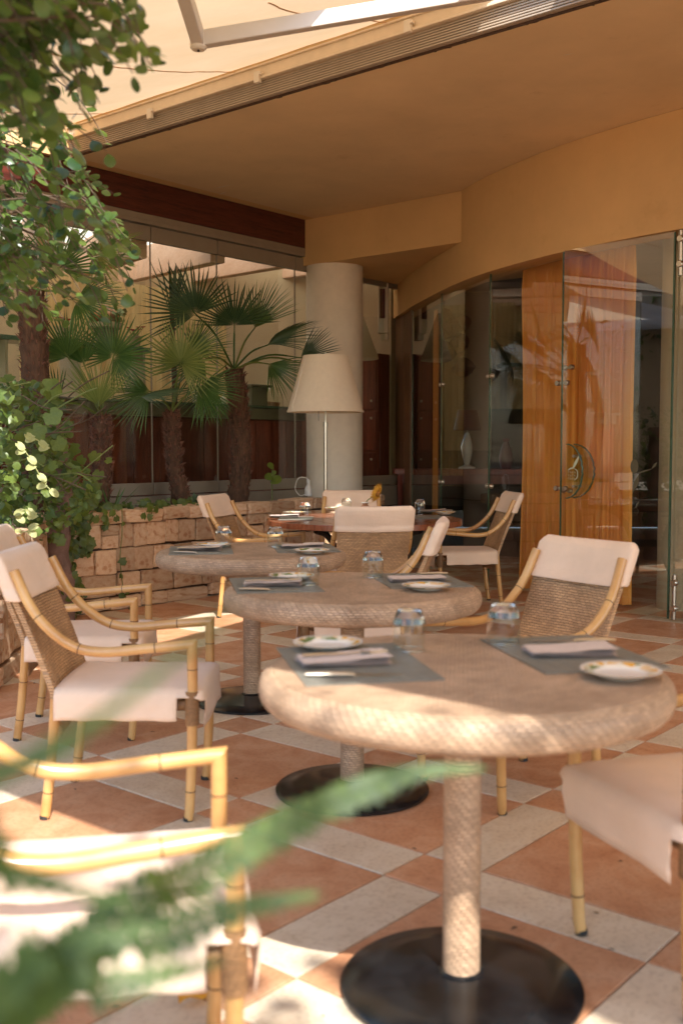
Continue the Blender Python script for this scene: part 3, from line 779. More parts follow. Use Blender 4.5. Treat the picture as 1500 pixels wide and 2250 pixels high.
# counter
ct = thing('bar_counter', 'long mahogany bar counter with green glass top', 'counter', ab(6, 8.5, 0.7))
CB = 8.30
end_a = onb(664, 1000, CB).dot(VA)
kid(MB().abbox(3.0, end_a, CB + 0.02, CB + 0.75, 0.70, 1.60).build('carcass', M['mahogany'], None, False), ct)
a = 3.0; k = 0
while a < end_a - 0.05:
    w = min(random.choice((0.22, 0.27, 0.34)), end_a - a)
    kid(MB().abbox(a + 0.004, a + w - 0.004, CB, CB + 0.019, 0.72, 1.585).build('board', M['mahogany'], None, False, bevel=0.004), ct); a += w
kid(MB().abbox(3.0, end_a + 0.02, CB - 0.03, CB + 0.72, 1.601, 1.725).build('apron', M['counter_edge'], None, False, bevel=0.004), ct)
kid(MB().abbox(2.95, end_a + 0.05, CB - 0.08, CB + 0.78, 1.726, 1.752).build('counter_top', M['counter_top'], None, False, bevel=0.004), ct)
CT = 1.754
# shelf with pots
sh = thing('shelf', 'high green glass shelf holding pots at the left of the bar', 'shelf', ab(5, 8.95, 2.3))
SB = 8.95
zs = onb(150, 748, SB).z
kid(MB().abbox(2.6, onb(330, 748, SB).dot(VA), SB - 0.02, SB + 0.36, zs - 0.045, zs).build('shelf_board', M['counter_top'], None, False, bevel=0.003), sh)
for px in (20, 180, 322):
    aa = onb(px, 748, SB).dot(VA)
    kid(MB().abbox(aa - 0.03, aa, SB + 0.02, SB + 0.34, CT, zs - 0.0455).build('post', M['interior_cream'], None, False), sh)
def blob_sphere(mb, c, r, n=8, squash=1.0, seed=0, amp=0.15):
    prof = [(max(0.001, r * math.sin(math.pi * i / n)), -r * squash * math.cos(math.pi * i / n)) for i in range(n + 1)]
    mb.lathe(prof, 12, c, wob=lambda a_, z_: 1 + amp * noise.noise(Vector((math.cos(a_) * 1.3 + seed, math.sin(a_) * 1.3, z_ * 9))))
def pot_thing(px, b, label, base_z, w, h, top):
    p = onb(px, 740, b); p.z = base_z
    t = thing('flower_pot', label, 'pot', p)
    MB().lathe([(0.001, 0), (w * 0.62, 0), (w * 0.70, h * 0.5), (w * 0.90, h * 0.88), (w, h * 0.9), (w, h), (w * 0.85, h), (w * 0.8, h * 0.8)], 24).build('pot', M['counter_edge'] if top == 'fruit' else M['interior_cream'], t)
    if top == 'fruit':
        MB().lathe([(w * 1.02, h * 0.80), (w * 1.12, h * 0.85), (w * 1.12, h * 1.05), (w * 1.0, h * 1.08)], 24).build('rim', M['interior_cream'], t)
        for i in range(11):
            an = i * 2.4; rr = w * 0.85 * math.sqrt(i / 11)
            m_ = MB(); blob_sphere(m_, (0, 0, 0), random.uniform(0.05, 0.075), 8, 0.95, i, 0.1)
            m_.build('fruit', M['fruit'], t).location = (rr * math.cos(an), rr * math.sin(an), h * 1.05 + 0.05 + 0.09 * (1 - rr / w))
        m_ = MB()
        for i in range(90):
            c = Vector((random.uniform(-1, 1) * w * 1.3, random.uniform(-1, 1) * w, h * 1.03 + random.uniform(0, 0.16)))
            u = Vector((random.gauss(0, 1), random.gauss(0, 1), random.gauss(0, 1))).normalized() * 0.045; v = u.orthogonal().normalized() * 0.03
            m_.add([c - u, c + v, c + u, c - v], [(0, 1, 2, 3)])
        tag(m_.build('leaves', M['fruit_green'], t, False), kind='stuff')
    else:
        for i in range(9):
            m_ = MB(); an = i * 2.4; rr = w * 1.1 * math.sqrt(i / 9); c = Vector((rr * math.cos(an), rr * math.sin(an), h + 0.05 + random.uniform(0, 0.05)))
            for q in range(7):
                th = q * math.tau / 7; d = Vector((math.cos(th), math.sin(th), 0.4)) * 0.035; e = Vector((-math.sin(th), math.cos(th), 0)) * 0.014
                m_.add([c, c + d * 0.6 + e, c + d, c + d * 0.6 - e], [(0, 1, 2, 3)])
            m_.build('flower', M['red_flower'], t, False)
            MB().tube([(0, 0, h * 0.7), c], 0.004, 5).build('stem', M['stem_green'], t)
pot_thing(232, SB + 0.16, 'green patterned pot heaped with fruit on the high shelf', zs, 0.15, 0.22, 'fruit')
pot_thing(140, SB + 0.16, 'cream pot of red flowers on the shelf beside the fruit pot', zs, 0.10, 0.15, 'flower')
pot_thing(296, SB + 0.16, 'cream pot of red flowers on the shelf behind the palm fan', zs, 0.09, 0.13, 'flower')
# things on the counter
for i, px in enumerate((432, 452, 471, 489)):
    p = onb(px, 880, CB + 0.25); p.z = CT
    t = thing('swan_jug', ['white swan shaped jug on the counter, leftmost of four', 'white swan shaped jug on the counter, second of four from the left', 'white swan shaped jug on the counter, third of four from the left', 'white swan shaped jug on the counter, nearest the tall palm trunk'][i], 'jug', p, 0.3, 'jugs on the counter')
    m_ = MB(); blob_sphere(m_, (0, 0, 0.05), 0.05, 8, 0.95, i, 0.05); m_.build('body', M['ceramic'], t)
    MB().tube(catmull([(0, 0, 0.09), (0.02, 0, 0.12), (0.0, 0, 0.15), (-0.03, 0, 0.145), (-0.04, 0, 0.12)], 4), 0.009, 8).build('neck', M['ceramic'], t)
p = onb(553, 880, CB + 0.3); p.z = CT
t = thing('display_stand', 'grey green square display stand beside the cake dome', 'stand', p, rz_tile)
MB().box((0, 0, 0.11), (0.26, 0.26, 0.22)).build('body', M['counter_edge'], t, False, bevel=0.004)
MB().box((0, 0, 0.235), (0.34, 0.34, 0.03)).build('top', M['counter_edge'], t, False, bevel=0.006)
p = onb(588, 880, CB + 0.35); p.z = CT
t = thing('cake_dome', 'clear glass dome over a brown cake on the counter', 'cake dome', p)
MB().lathe([(0.001, 0.01), (0.14, 0.01), (0.145, 0.06), (0.001, 0.075)], 24).build('cake', M['bread'], t)
MB().lathe([(0.19, 0.0), (0.19, 0.08), (0.175, 0.16), (0.13, 0.23), (0.06, 0.268), (0.001, 0.275)], 32).build('dome', M['pane'], t)
MB().lathe([(0.001, 0.276), (0.012, 0.28), (0.018, 0.30), (0.012, 0.315), (0.001, 0.318)], 12).build('knob', M['steel'], t)
MB().lathe([(0.001, 0.0), (0.2, 0.0), (0.205, 0.008), (0.001, 0.0085)], 32).build('tray', M['white_plastic'], t)
# cabinet of dark wood behind the column
cab = thing('cabinet', 'tall dark wooden cabinet seen to the right of the column', 'cabinet', ab(10.15, 8.3, 0.7))
kid(MB().abbox(10.06, 10.28, 7.84, 9.1, 0.7, 2.42).build('carcass', M['mahogany'], None, False), cab)
for z0, z1 in ((0.74, 1.22), (1.25, 1.72), (1.75, 2.40)):
    for b0 in (7.86, 8.28, 8.70):
        d_ = kid(MB().abbox(10.04, 10.059, b0, b0 + 0.40, z0, z1).build('door', M['mahogany'], None, False, bevel=0.005), cab)
        hp = ab(10.025, b0 + 0.06, z0 + 0.1 if z0 > 1.7 else z1 - 0.08)
        h_ = MB(); blob_sphere(h_, (0, 0, 0), 0.016, 6, 1, 0, 0); h_ = h_.build('knob', M['steel']); h_.location = hp; h_.parent = d_

# ------------------------------------------------------------------ glazed lobby: doors along the curve, interior
tag(MB().prism([(0.9, 12.6), (2.0, 8.7), (3.6, 6.9), (5.6, 4.9), (9, 4), (9, 18), (0.9, 18)][::1], -0.05, -0.02).build('lobby_floor', M['frame_wood'], None, False), kind='structure')
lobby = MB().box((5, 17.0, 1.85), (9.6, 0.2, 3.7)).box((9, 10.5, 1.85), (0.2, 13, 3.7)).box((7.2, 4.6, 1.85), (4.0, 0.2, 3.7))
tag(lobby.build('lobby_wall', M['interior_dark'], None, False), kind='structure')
gl = offset(FRONT, 0.07)
def on_front(px):
    best = None
    for i in range(len(gl) - 1):
        for k in range(20):
            p = gl[i].lerp(gl[i + 1], k / 20); x = proj((p.x, p.y, 1.0))[0]
            if best is None or abs(x - px) < best[0]: best = (abs(x - px), p.copy())
    return best[1]
gx = [905, 968, 1073, 1243]
labels = ['narrow glass panel of the lobby front beside the timber panels', 'glass panel of the lobby front with the table lamp behind it', 'glass panel of the lobby front left of the amber curtains', 'glass panel of the lobby front before the left amber curtain']
gp = [on_front(x) for x in gx]
def pane_box(p, q, th, z0, z1, gap=0.004):
    u = (q - p).normalized(); n_ = Vector((u.y, -u.x, 0)); p = p + u * gap; q = q - u * gap
    c = [p - n_ * th, q - n_ * th, q + n_ * th, p + n_ * th]
    r = [Vector((*k_.xy, z0)) for k_ in c] + [Vector((*k_.xy, z1)) for k_ in c]
    mb = MB(); mb.hexa(r)
    # outward facing winding
    if (r[1] - r[0]).cross(r[2] - r[1]).z < 0: mb.f = [f[::-1] for f in mb.f]
    return mb
def disc_knob(p, n_, r=0.022, d=0.02):
    return MB().tube([p - n_ * d, p + n_ * 0.004, p + n_ * 0.012], [r, r, r * 0.8], 14)
def fittings(t, p, u, n_, zz, inward):
    for z in zz:
        for s in (-0.045, 0.045):
            kid(disc_knob(Vector((*(p + u * s).xy, z)), n_).build('clamp_disc', M['steel']), t)
        kid(MB().box((0, 0, 0), (0.06, 0.012, 0.02), Matrix.Rotation(math.atan2(u.y, u.x), 4, 'Z')).build('hinge_bar', M['steel'], None, False), t).matrix_basis = Matrix.Translation(Vector((*(p - n_ * 0.012).xy, z)))
for k in range(4):
    p = gp[k]; q = gp[k + 1] if k < 3 else None
    if q is None: break
    t = thing('glass_panel', labels[k], 'glass panel', (*((p + q) / 2).xy, 0), 0, 'panels of the lobby front')
    kid(pane_box(p, q, 0.006, 0.012, HB + 0.05).build('pane', M['pane_lobby'], None, False), t)
    u = (q - p).normalized(); n_ = Vector((u.y, -u.x, 0)); n_ = n_ if n_.y < 0 else -n_
    kid(pane_box(p, p + u * 0.012, 0.0075, 0.013, HB + 0.04, 0).build('edge', M['glass_edge'], None, False), t)
    fittings(t, q, u, n_, (0.93, 1.93), None)
# swinging door in front, and the fixed panel at the right edge
d0 = on_front(1243); d1 = on_front(1478); d2 = on_front(1780)
fr = Vector((-0.6, -0.75, 0)).normalized()
d0f = d0 + fr * 0.10; d1f = d1 + fr * 0.04
door = thing('glass_door', 'frameless glass door with half round scalloped glass handle', 'door', (*((d0f + d1f) / 2).xy, 0))
kid(pane_box(d0f, d1f, 0.006, 0.012, HB + 0.0).build('pane', M['pane_green'], None, False), door)
du = (d1f - d0f).normalized(); dn = Vector((du.y, -du.x, 0)); dn = dn if dn.y < 0 else -dn
kid(pane_box(d1f - du * 0.012, d1f, 0.0075, 0.013, HB - 0.01, 0).build('edge', M['glass_edge'], None, False), door)
kid(pane_box(d0f, d0f + du * 0.008, 0.0072, 0.013, HB - 0.01, 0).build('edge', M['glass_edge'], None, False), door)
fix = thing('glass_panel', 'fixed glass panel at the right edge beside the door', 'glass panel', (*((d1 + d2) / 2).xy, 0), 0, 'panels of the lobby front')
kid(pane_box(d1, d2, 0.006, 0.012, HB + 0.0).build('pane', M['pane_green'], None, False), fix)
for z0, z1 in ((2.52, 2.84), (0.02, 0.35)):
    q = d1f + (d2 - d1).normalized() * 0.06 + dn * 0.03
    kid(MB().tube([Vector((*q.xy, z0)), Vector((*q.xy, z1))], 0.014, 10).build('pivot_bar', M['steel']), fix)
    for z in (z0 + 0.08, z1 - 0.06):
        kid(disc_knob(Vector((*q.xy, z)) + dn * 0.01, dn, 0.026, 0.03).build('clamp_disc', M['steel']), fix)
fittings(door, d0f, du, dn, (0.95, 1.80), None)
def on_door(px, py):
    n_ = dn; d = ray(px, py); t_ = (d0f - Vector((0, 0, EYE))).dot(n_) / d.dot(n_)
    return Vector((0, 0, EYE)) + d * t_
# half round handle: two thick scalloped plates either side of the pane
hc = on_door(1251, 1035)
hr = (on_door(1251, 975) - hc).length
for sgn, nm, dx, rr in ((1, 'handle', 0.0, 0.82), (-1, 'handle', 0.0, 1.06)):
    pts = []
    for i in range(29):
        th = -math.pi / 2 + math.pi * i / 28
        r_ = hr * rr * (1 + 0.018 * math.sin(i * 2.6) + 0.01 * (i % 2))
        pts.append((r_ * math.cos(th) * 0.86, hr * 0.98 * math.sin(th) * (1 + 0.01 * (i % 2))))
    z_ = dn * (0.045 * sgn)
    f = [hc + z_ + du * x + Vector((0, 0, y)) for x, y in pts]; g = [q - dn * 0.010 for q in f]
    n = len(f)
    hb = MB().add(f + g, [tuple(range(n)), tuple(range(n, 2 * n))[::-1]])
    h_ = kid(hb.build(nm, M['handle_glass'], None, False), door)
    rim = MB().tube(f, 0.0055, 6); rim.tube(g, 0.004, 6)
    kid_rim = rim.build('scalloped_edge', M['glass_edge']); kid_rim.parent = h_
for y in (-0.55, 0.55):
    q = hc + du * 0.07 + Vector((0, 0, hr * y))
    kid(MB().tube([q - dn * 0.05, q + dn * 0.05], 0.012, 10).build('handle_spacer', M['steel']), door)
# emblems: a sprig with two leaves over a little ring of lettering strokes, etched in the glass
def emblem(px, py, s, mat, flip=1, parent=door, off=0.008):
    c = on_door(px, py) + dn * off
    mb = MB()
    def P2(x, y): return c + du * (x * s * flip) + Vector((0, 0, y * s))
    def ribbon(pts, w):
        pts = [Vector((x, y, 0)) for x, y in pts]; cp = catmull(pts, 6) if len(pts) > 2 else pts
        vs = []
        for i, q in enumerate(cp):
            t_ = (cp[min(i + 1, len(cp) - 1)] - cp[max(i - 1, 0)]).normalized(); nn = Vector((-t_.y, t_.x, 0)); f_ = i / (len(cp) - 1)
            ww = w * (0.25 + math.sin(math.pi * (0.08 + 0.84 * f_)))
            vs += [P2(*(q + nn * ww).xy), P2(*(q - nn * ww).xy)]
        n = len(cp)
        mb.add(vs, [(2 * i, 2 * i + 1, 2 * i + 3, 2 * i + 2) for i in range(n - 1)])
    ribbon([(0.05, 0.15), (0.25, 0.5), (0.55, 1.0)], 0.10)
    ribbon([(0.08, 0.15), (-0.2, 0.1), (-0.45, -0.05)], 0.04)
    ribbon([(0.1, 0.12), (0.42, -0.1), (0.42, -0.55), (0.15, -0.8)], 0.035)
    for r_ in range(3):
        for k_ in range(4):
            x = -0.42 + k_ * 0.19; y = -0.12 - r_ * 0.24
            ribbon([(x, y), (x + 0.05, y - 0.16)], 0.022); ribbon([(x, y - 0.02), (x + 0.13, y - 0.03 - 0.1 * (k_ % 2))], 0.02)
    kid(mb.build('emblem', mat, None, False), parent)
emblem(1396, 905, 0.055, M['etched'])
emblem(1396, 1118, 0.055, M['etched'])
emblem(1268, 1032, 0.105, M['etched_pale'], 1, door, 0.062)
# olive sprig painted on the glass
c = on_door(1394, 1035) + dn * 0.009
m_ = MB()
pts = [c + du * (0.045 * math.cos(t_) * 0.8) + Vector((0, 0, 0.035 + 0.055 * math.sin(t_))) for t_ in [i * math.tau / 16 for i in range(16)]]
m_.add(pts, [tuple(range(16))])
for x0, y0, x1, y1, w in ((0.01, -0.02, 0.16, 0.02, 0.006), (0.045, -0.02, -0.015, -0.17, 0.022), (0.15, 0.02, 0.20, 0.07, 0.012)):
    a_, b_ = c + du * x0 + Vector((0, 0, y0)), c + du * x1 + Vector((0, 0, y1)); d_ = (b_ - a_).normalized(); n2 = d_.cross(dn) * w; mid_ = (a_ + b_) / 2
    m_.add([a_, mid_ + n2, b_, mid_ - n2], [(0, 1, 2, 3)])
kid(m_.build('sprig_emblem', M['etched'], None, False), door)

# timber panels and jamb at the far end of the front
fw = [on_front(x) for x in (862, 876, 890, 904)]
pj = thing('timber_panels', 'narrow brown timber panels where the lobby glass begins', 'panelling', (*fw[1].xy, 0))
for k in range(3):
    kid(pane_box(fw[k], fw[k + 1], 0.02, 0.02, HB, 0.006).build('panel', M['frame_wood'], None, False, bevel=0.004), pj)
jm = on_front(850)
jamb = thing('door_jamb', 'red brown timber jamb at the end of the curved wall', 'jamb', (*jm.xy, 0))
kid(MB().box((jm.x + 0.02, jm.y, 1.60), (0.09, 0.12, 3.2), Matrix.Rotation(0.3, 4, 'Z')).build('post', M['frame_wood'], None, False, bevel=0.006), jamb)
sp = at(841, 680, jm.y - 0.35)
sc_ = thing('wall_sconce', 'white curved wall bracket with dark slatted insert near the column', 'wall bracket', sp)
MB().prism([(-0.06, -0.05), (0.06, -0.07), (0.07, 0.05), (-0.06, 0.05)], -0.28, 0.30).prism([(-0.03, -0.03), (0.06, -0.06), (0.07, 0.05), (-0.01, 0.05)], -0.36, -0.281).build('bracket', M['white_paint'], sc_, False, bevel=0.01)
MB().box((-0.01, -0.075, 0.06), (0.06, 0.03, 0.34)).build('slatted_insert', M['mural_red'], sc_, False, bevel=0.004)

# amber curtains behind the glass
def inset(px, d):
    p = on_front(px); return p + Vector((0.8, 0.6, 0)) * d
curtain('curtain', (*inset(1108, 0.22).xy, 0), (*inset(1234, 0.22).xy, 0), 0.02, HB + 0.02, M['curtain'], 'amber curtain hanging left of the glass door hinge', 14, 0.052, 'curtains', 0.10, 3)
curtain('curtain', (*inset(1226, 0.25).xy, 0), (*inset(1338, 0.26).xy, 0), 0.02, HB + 0.02, M['curtain'], 'amber curtain hanging behind the scalloped glass handle', 16, 0.052, 'curtains', 0.05, 9)
curtain('curtain', (*inset(908, 0.3).xy, 0), (*inset(914, 0.3).xy, 0), 0.02, HB, M['curtain'], 'thin strip of amber curtain beside the timber panels', 4, 0.02, 'curtains', 0.0, 11)
# pale pillar beside the second curtain
pp = inset(1398, 0.55)
tag(MB().lathe([(0.17, 0.0), (0.17, ZC)], 32, pp).build('pillar', M['interior_mid']), 'pale round pillar inside the lobby beside the amber curtain', 'pillar')
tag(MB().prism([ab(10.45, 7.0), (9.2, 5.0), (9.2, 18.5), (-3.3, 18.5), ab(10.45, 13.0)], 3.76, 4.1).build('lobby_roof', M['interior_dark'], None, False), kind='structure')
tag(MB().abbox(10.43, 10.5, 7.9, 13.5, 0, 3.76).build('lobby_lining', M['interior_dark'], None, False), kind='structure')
# lobby furniture
Yl = 12.6
def lobby_obj():
    pf = at(1020, 985, Yl)
    t = thing('side_table', 'dark wooden side table inside the lobby', 'table', (pf.x, Yl, -0.02))
    MB().box((0, 0, 1.02), (1.7, 0.45, 0.06)).build('tabletop', M['mahogany'], t, False, bevel=0.006)
    MB().box((0, 0.02, 0.93), (1.6, 0.40, 0.12)).build('apron', M['mahogany'], t, False)
    for sx in (-1, 1):
        for sy in (-1, 1): MB().tube([(sx * 0.78, sy * 0.17, 0), (sx * 0.78, sy * 0.17, 0.5), (sx * 0.78, sy * 0.17, 0.98)], [0.02, 0.03, 0.035], 8).build('leg', M['mahogany'], t)
    lp = at(1026, 940, Yl); l = thing('table_lamp', 'table lamp with dark maroon shade on the lobby side table', 'lamp', (lp.x, Yl, 1.03))
    MB().lathe([(0.001, 0), (0.10, 0), (0.10, 0.02), (0.03, 0.05), (0.06, 0.16), (0.075, 0.26), (0.04, 0.38), (0.02, 0.43), (0.001, 0.44)], 20).build('base', M['ceramic'], l)
    MB().lathe([(0.165, 0.46), (0.115, 0.70)], 28).build('lamp_shade', M['dark_shade'], l)
    MB().tube([(0, 0, 0.43), (0, 0, 0.69)], 0.008, 6).build('stem', M['steel'], l)
    vp = at(1110, 930, Yl); v = thing('vase', 'dark round vase on the lobby side table', 'vase', (vp.x, Yl - 0.05, 1.03))
    MB().lathe([(0.001, 0), (0.06, 0), (0.09, 0.12), (0.06, 0.25), (0.03, 0.32), (0.045, 0.36), (0.035, 0.36), (0.02, 0.3)], 20).build('body', M['mural_red'], v)
    wp = at(1028, 790, 16.85)
    tag(MB().box(wp, (0.75, 0.06, 2.9)).build('wall_panel', M['interior_mid'], None, False), 'pale wall panel at the back of the lobby', 'panel')
    mp = at(990, 755, 16.7)
    m_ = MB()
    for i in range(16):
        c = Vector((random.uniform(-0.22, 0.22), random.uniform(-0.05, 0.05), random.uniform(-0.42, 0.42)))
        blob_sphere(m_, c, random.uniform(0.10, 0.17), 6, 1, i, 0.6)
    o = m_.build('wall_sculpture', M['mural_red']); o.location = mp; tag(o, 'dark red clustered wall sculpture at the back of the lobby', 'sculpture')
lobby_obj()

# second lampshade inside, half hidden by the column
q = onb(768, 740, 7.98)
l2 = thing('pendant_lamp', 'ivory cone pendant lampshade half hidden behind the column', 'lamp', (q.x, q.y, 0))
zb, zt = onb(800, 792, 7.98).z, onb(800, 690, 7.98).z
MB().lathe([(0.345, zb), (0.15, zt)], 40).build('lamp_shade', M['shade'], l2)
MB().tube([(0, 0, zb + 0.1), (0, 0, 3.9)], 0.008, 6).build('flex', M['steel'], l2)

# ------------------------------------------------------------------ stone planter
pl = thing('stone_planter', 'low planter wall of rough sandstone blocks along the patio edge', 'planter wall', (-1.9, 7.5, 0))
PH = 0.80
variants = []
for vi in range(14):
    rnd = random.Random(100 + vi)
    bm = bmesh.new(); bmesh.ops.create_cube(bm, size=1.0)
    bmesh.ops.bevel(bm, geom=list(bm.edges), offset=0.045, segments=1, affect='EDGES', profile=0.6)
    bmesh.ops.subdivide_edges(bm, edges=[e for e in bm.edges if e.calc_length() > 0.5], cuts=2, use_grid_fill=True)
    sd = Vector((vi * 3.1, vi * 1.7, vi))
    for v in bm.verts:
        nz = noise.noise_vector(v.co * 1.9 + sd) * 0.038 + noise.noise_vector(v.co * 6 + sd) * 0.018
        v.co += nz
    me = bpy.data.meshes.new('stone'); bm.to_mesh(me); bm.free(); me.materials.append(M['stone'])
    me.polygons.foreach_set('use_smooth', [True] * len(me.polygons)); me.set_sharp_from_angle(angle=math.radians(32))
    variants.append(me)
segs = []
for i in range(len(PLANTER) - 1):
    segs.append((PLANTER[i], PLANTER[i + 1]))
def along(s):
    for p, q in segs:
        L = (q - p).length
        if s <= L: return p.lerp(q, s / L), (q - p).normalized()
        s -= L
    p, q = segs[-1]; return q + (q - p).normalized() * s, (q - p).normalized()
TOT = sum((q - p).length for p, q in segs)
z = 0.0
for ci, hgt in enumerate((0.105, 0.185, 0.20, 0.195, 0.105)):
    s = random.uniform(0, 0.12)
    while s < TOT:
        w = random.choice((0.14, 0.19, 0.22, 0.25, 0.30, 0.36)) * random.uniform(0.9, 1.1) if ci not in (0, 4) else random.uniform(0.24, 0.46)
        c, u = along(s + w / 2)
        n_ = Vector((u.y, -u.x, 0)); n_ = n_ if n_.dot(Vector((0.3, -1, 0))) > 0 or n_.x > 0.5 else -n_
        dep = 0.16 if ci < 4 else 0.24
        pr = random.uniform(-0.012, 0.014) + (0.015 if ci == 4 else 0)
        pos = c - n_ * (dep / 2 - pr)
        cuts = [(0.0, 1.0)]
        if ci in (1, 2, 3) and random.random() < 0.09:
            f_ = random.uniform(0.38, 0.62); cuts = [(0.0, f_), (f_, 1.0)]
        for f0, f1 in cuts:
            hh = hgt * (f1 - f0)
            o = link('stone', random.choice(variants), None, (pos.x, pos.y, z + hgt * (f0 + f1) / 2 + random.uniform(-0.008, 0.010)), (random.uniform(-.03, .03), random.uniform(-.03, .03), math.atan2(u.y, u.x) + random.uniform(-0.05, 0.05) + random.choice((0, math.pi))), (w * random.uniform(0.945, 0.97), dep * random.uniform(0.95, 1.15), hh * random.uniform(0.93, 0.955)))
            kid(o, pl)
        s += w
    z += hgt
core = MB()
for p, q in segs:
    u = (q - p).normalized(); n_ = Vector((u.y, -u.x, 0)); n_ = n_ if n_.x > 0 else -n_
    c = [p - n_ * 0.035, q - n_ * 0.035, q - n_ * 0.2, p - n_ * 0.2]
    core.hexa([Vector((*k_.xy, 0)) for k_ in c] + [Vector((*k_.xy, PH - 0.03)) for k_ in c])
kid(core.build('mortar_core', M['mortar'], None, False), pl)
so = MB().add([(-4.2, 4.4, 0.70), (-1.95, 5.35, 0.70), (-2.05, 6.3, 0.70), (-2.26, 7.80, 0.70), (-1.22, 9.12, 0.70), (-0.1, 10.45, 0.70), (0.25, 10.9, 0.70), (0.45, 12.7, 0.70), ab(2.2, GB - 0.05, 0.70)], [tuple(range(9))])
kid(so.build('soil', M['soil'], None, False), pl)

# ------------------------------------------------------------------ rattan armchairs
def rings(pts, r, where, parent):
    L = [0]
    for i in range(1, len(pts)): L.append(L[-1] + (Vector(pts[i]) - Vector(pts[i - 1])).length)
    for w in where:
        s = w * L[-1]
        for i in range(1, len(pts)):
            if L[i] >= s:
                p0, p1 = Vector(pts[i - 1]), Vector(pts[i]); t_ = (p1 - p0).normalized(); p = p0.lerp(p1, (s - L[i - 1]) / max(1e-6, L[i] - L[i - 1]))
                MB().tube([p - t_ * 0.0016, p + t_ * 0.0016], r + 0.0007, 14).build('joint_ring', M['node'], parent)
                break
def make_chair():
    t = thing('rattan_armchair', '', 'armchair', (0, 0, 0))
    R = 0.0175
    mit = Vector((1, 0, 1)).normalized()
    for s in (-1, 1):
        fl = [(0.235, s * 0.225, 0.0), (0.240, s * 0.228, 0.03), (0.250, s * 0.232, 0.2), (0.255, s * 0.236, 0.42), (0.256, s * 0.238, 0.612)]
        o = MB().tube(fl, [R * 0.9, R * 0.95, R, R, R], 14, n1=Vector((1, 0, -1)).normalized()).build('leg', M['bamboo'], t)
        rings(fl, R, (0.17, 0.60, 0.86), o)
        MB().tube([(0.2347, s * 0.2249, -0.001), (0.2353, s * 0.2253, 0.012)], R * 0.95, 12).build('foot_cap', M['black_rubber'], o)
        wr = []
        for k in range(22):
            z_ = 0.335 + 0.115 * k / 21; wr.append((0.253 + 0.002 * (z_ - 0.3), s * 0.2345, z_))
        MB().tube(wr, [R + 0.0055 + 0.0018 * (k % 2) for k in range(22)], 14).build('binding', M['weave_wrap'], o)
        ar = catmull([(0.256, s * 0.238, 0.612), (0.10, s * 0.246, 0.598), (-0.04, s * 0.250, 0.587), (-0.14, s * 0.250, 0.605), (-0.225, s * 0.246, 0.665), (-0.29, s * 0.238, 0.745), (-0.345, s * 0.228, 0.86)], 7)
        o = MB().tube(ar, R, 14, n0=Vector((1, 0, -1)).normalized()).build('arm', M['bamboo'], t)
        rings(ar, R, (0.17, 0.52, 0.76), o)
        rl = catmull([(-0.262, s * 0.205, 0.0), (-0.245, s * 0.207, 0.12), (-0.225, s * 0.212, 0.30), (-0.215, s * 0.214, 0.42)], 5)
        o = MB().tube(rl, R * 1.02, 14).build('leg', M['bamboo'], t)
        rings(rl, R * 1.02, (0.22, 0.62), o)
        MB().tube([(-0.2622, s * 0.205, -0.001), (-0.2608, s * 0.205, 0.012)], R * 1.05, 12).build('foot_cap', M['black_rubber'], o)
    # woven back: a curved slab wrapped round its sides
    def bx(z_): return -0.200 - 0.02 * max(0, z_ - 0.3) - 0.40 * max(0.0, z_ - 0.42) ** 1.12
    def hw(z_): return 0.205 + 0.02 * min(1, max(0, (z_ - 0.3) / 0.6))
    prof = []
    n = 15
    zs_ = [0.285 + (0.885 - 0.285) * i / n for i in range(n + 1)]
    rows = []; uvs = []
    for z_ in zs_:
        x0 = bx(z_); w = hw(z_); row = []; uv = []
        ring = []
        for k in range(9):
            y = -w + 2 * w * k / 8; ring.append((x0 - 0.016 * (1 - (y / w) ** 2), y))
        back = [(x - 0.030, y) for x, y in ring[::-1]]
        # rounded sides
        loop = ring + [(x0 - 0.006, w + 0.012), (x0 - 0.024, w + 0.012)] + back + [(x0 - 0.024, -w - 0.012), (x0 - 0.006, -w - 0.012)]
        for x, y in loop:
            row.append((x, y, z_)); uv.append((y, z_))
        rows.append(row); uvs.append(uv)
    mb = MB().grid(rows, uvs, close=True)
    m_ = len(rows[0])
    mb.add([Vector(q) for q in rows[0]], [tuple(range(m_))]); mb.add([Vector(q) for q in rows[-1]], [tuple(range(m_))[::-1]])
    bk = mb.build('backrest', M['weave_back'], t, True, 50)
    # canvas sleeve over the top of the back
    rows = []
    N = 28
    for j, (z_, g) in enumerate(((0.752, 0.016), (0.758, 0.019), (0.764, 0.0175), (0.775, 0.019), (0.778, 0.0165), (0.80, 0.017), (0.85, 0.016), (0.885, 0.015), (0.903, 0.009), (0.912, -0.003))):
        x0 = bx(z_); w = hw(z_) + 0.012 + g; row = []
        if z_ > 0.89: w -= 0.010
        th = 0.030 / 2 + g + 0.002
        for k in range(N):
            a_ = math.tau * k / N; ca, sa_ = math.cos(a_), math.sin(a_)
            yy = w * (abs(sa_) ** 0.28) * (1 if sa_ > 0 else -1); xx = th * (abs(ca) ** 0.45) * (1 if ca > 0 else -1)
            wv = 0.003 * noise.noise(Vector((yy * 14, z_ * 22, ca)))
            row.append((x0 - 0.015 - 0.014 * (1 - min(1, yy / w) ** 2) + xx + wv, yy, z_ + 0.004 * noise.noise(Vector((yy * 9, 3, ca * 2))) + 0.006 * (yy / w) ** 2))
        rows.append(row)
    mb = MB().grid(rows, None, close=True); mb.add([Vector(q) for q in rows[-1]], [tuple(range(N))])
    cv = mb.build('back_cover', M['cloth'], t, True, 60)
    # seat frame and loose canvas seat cover with hanging flaps
    fr_ = MB()
    fr_.tube([(0.245, -0.21, 0.40), (0.245, 0.21, 0.40)], 0.02, 10)
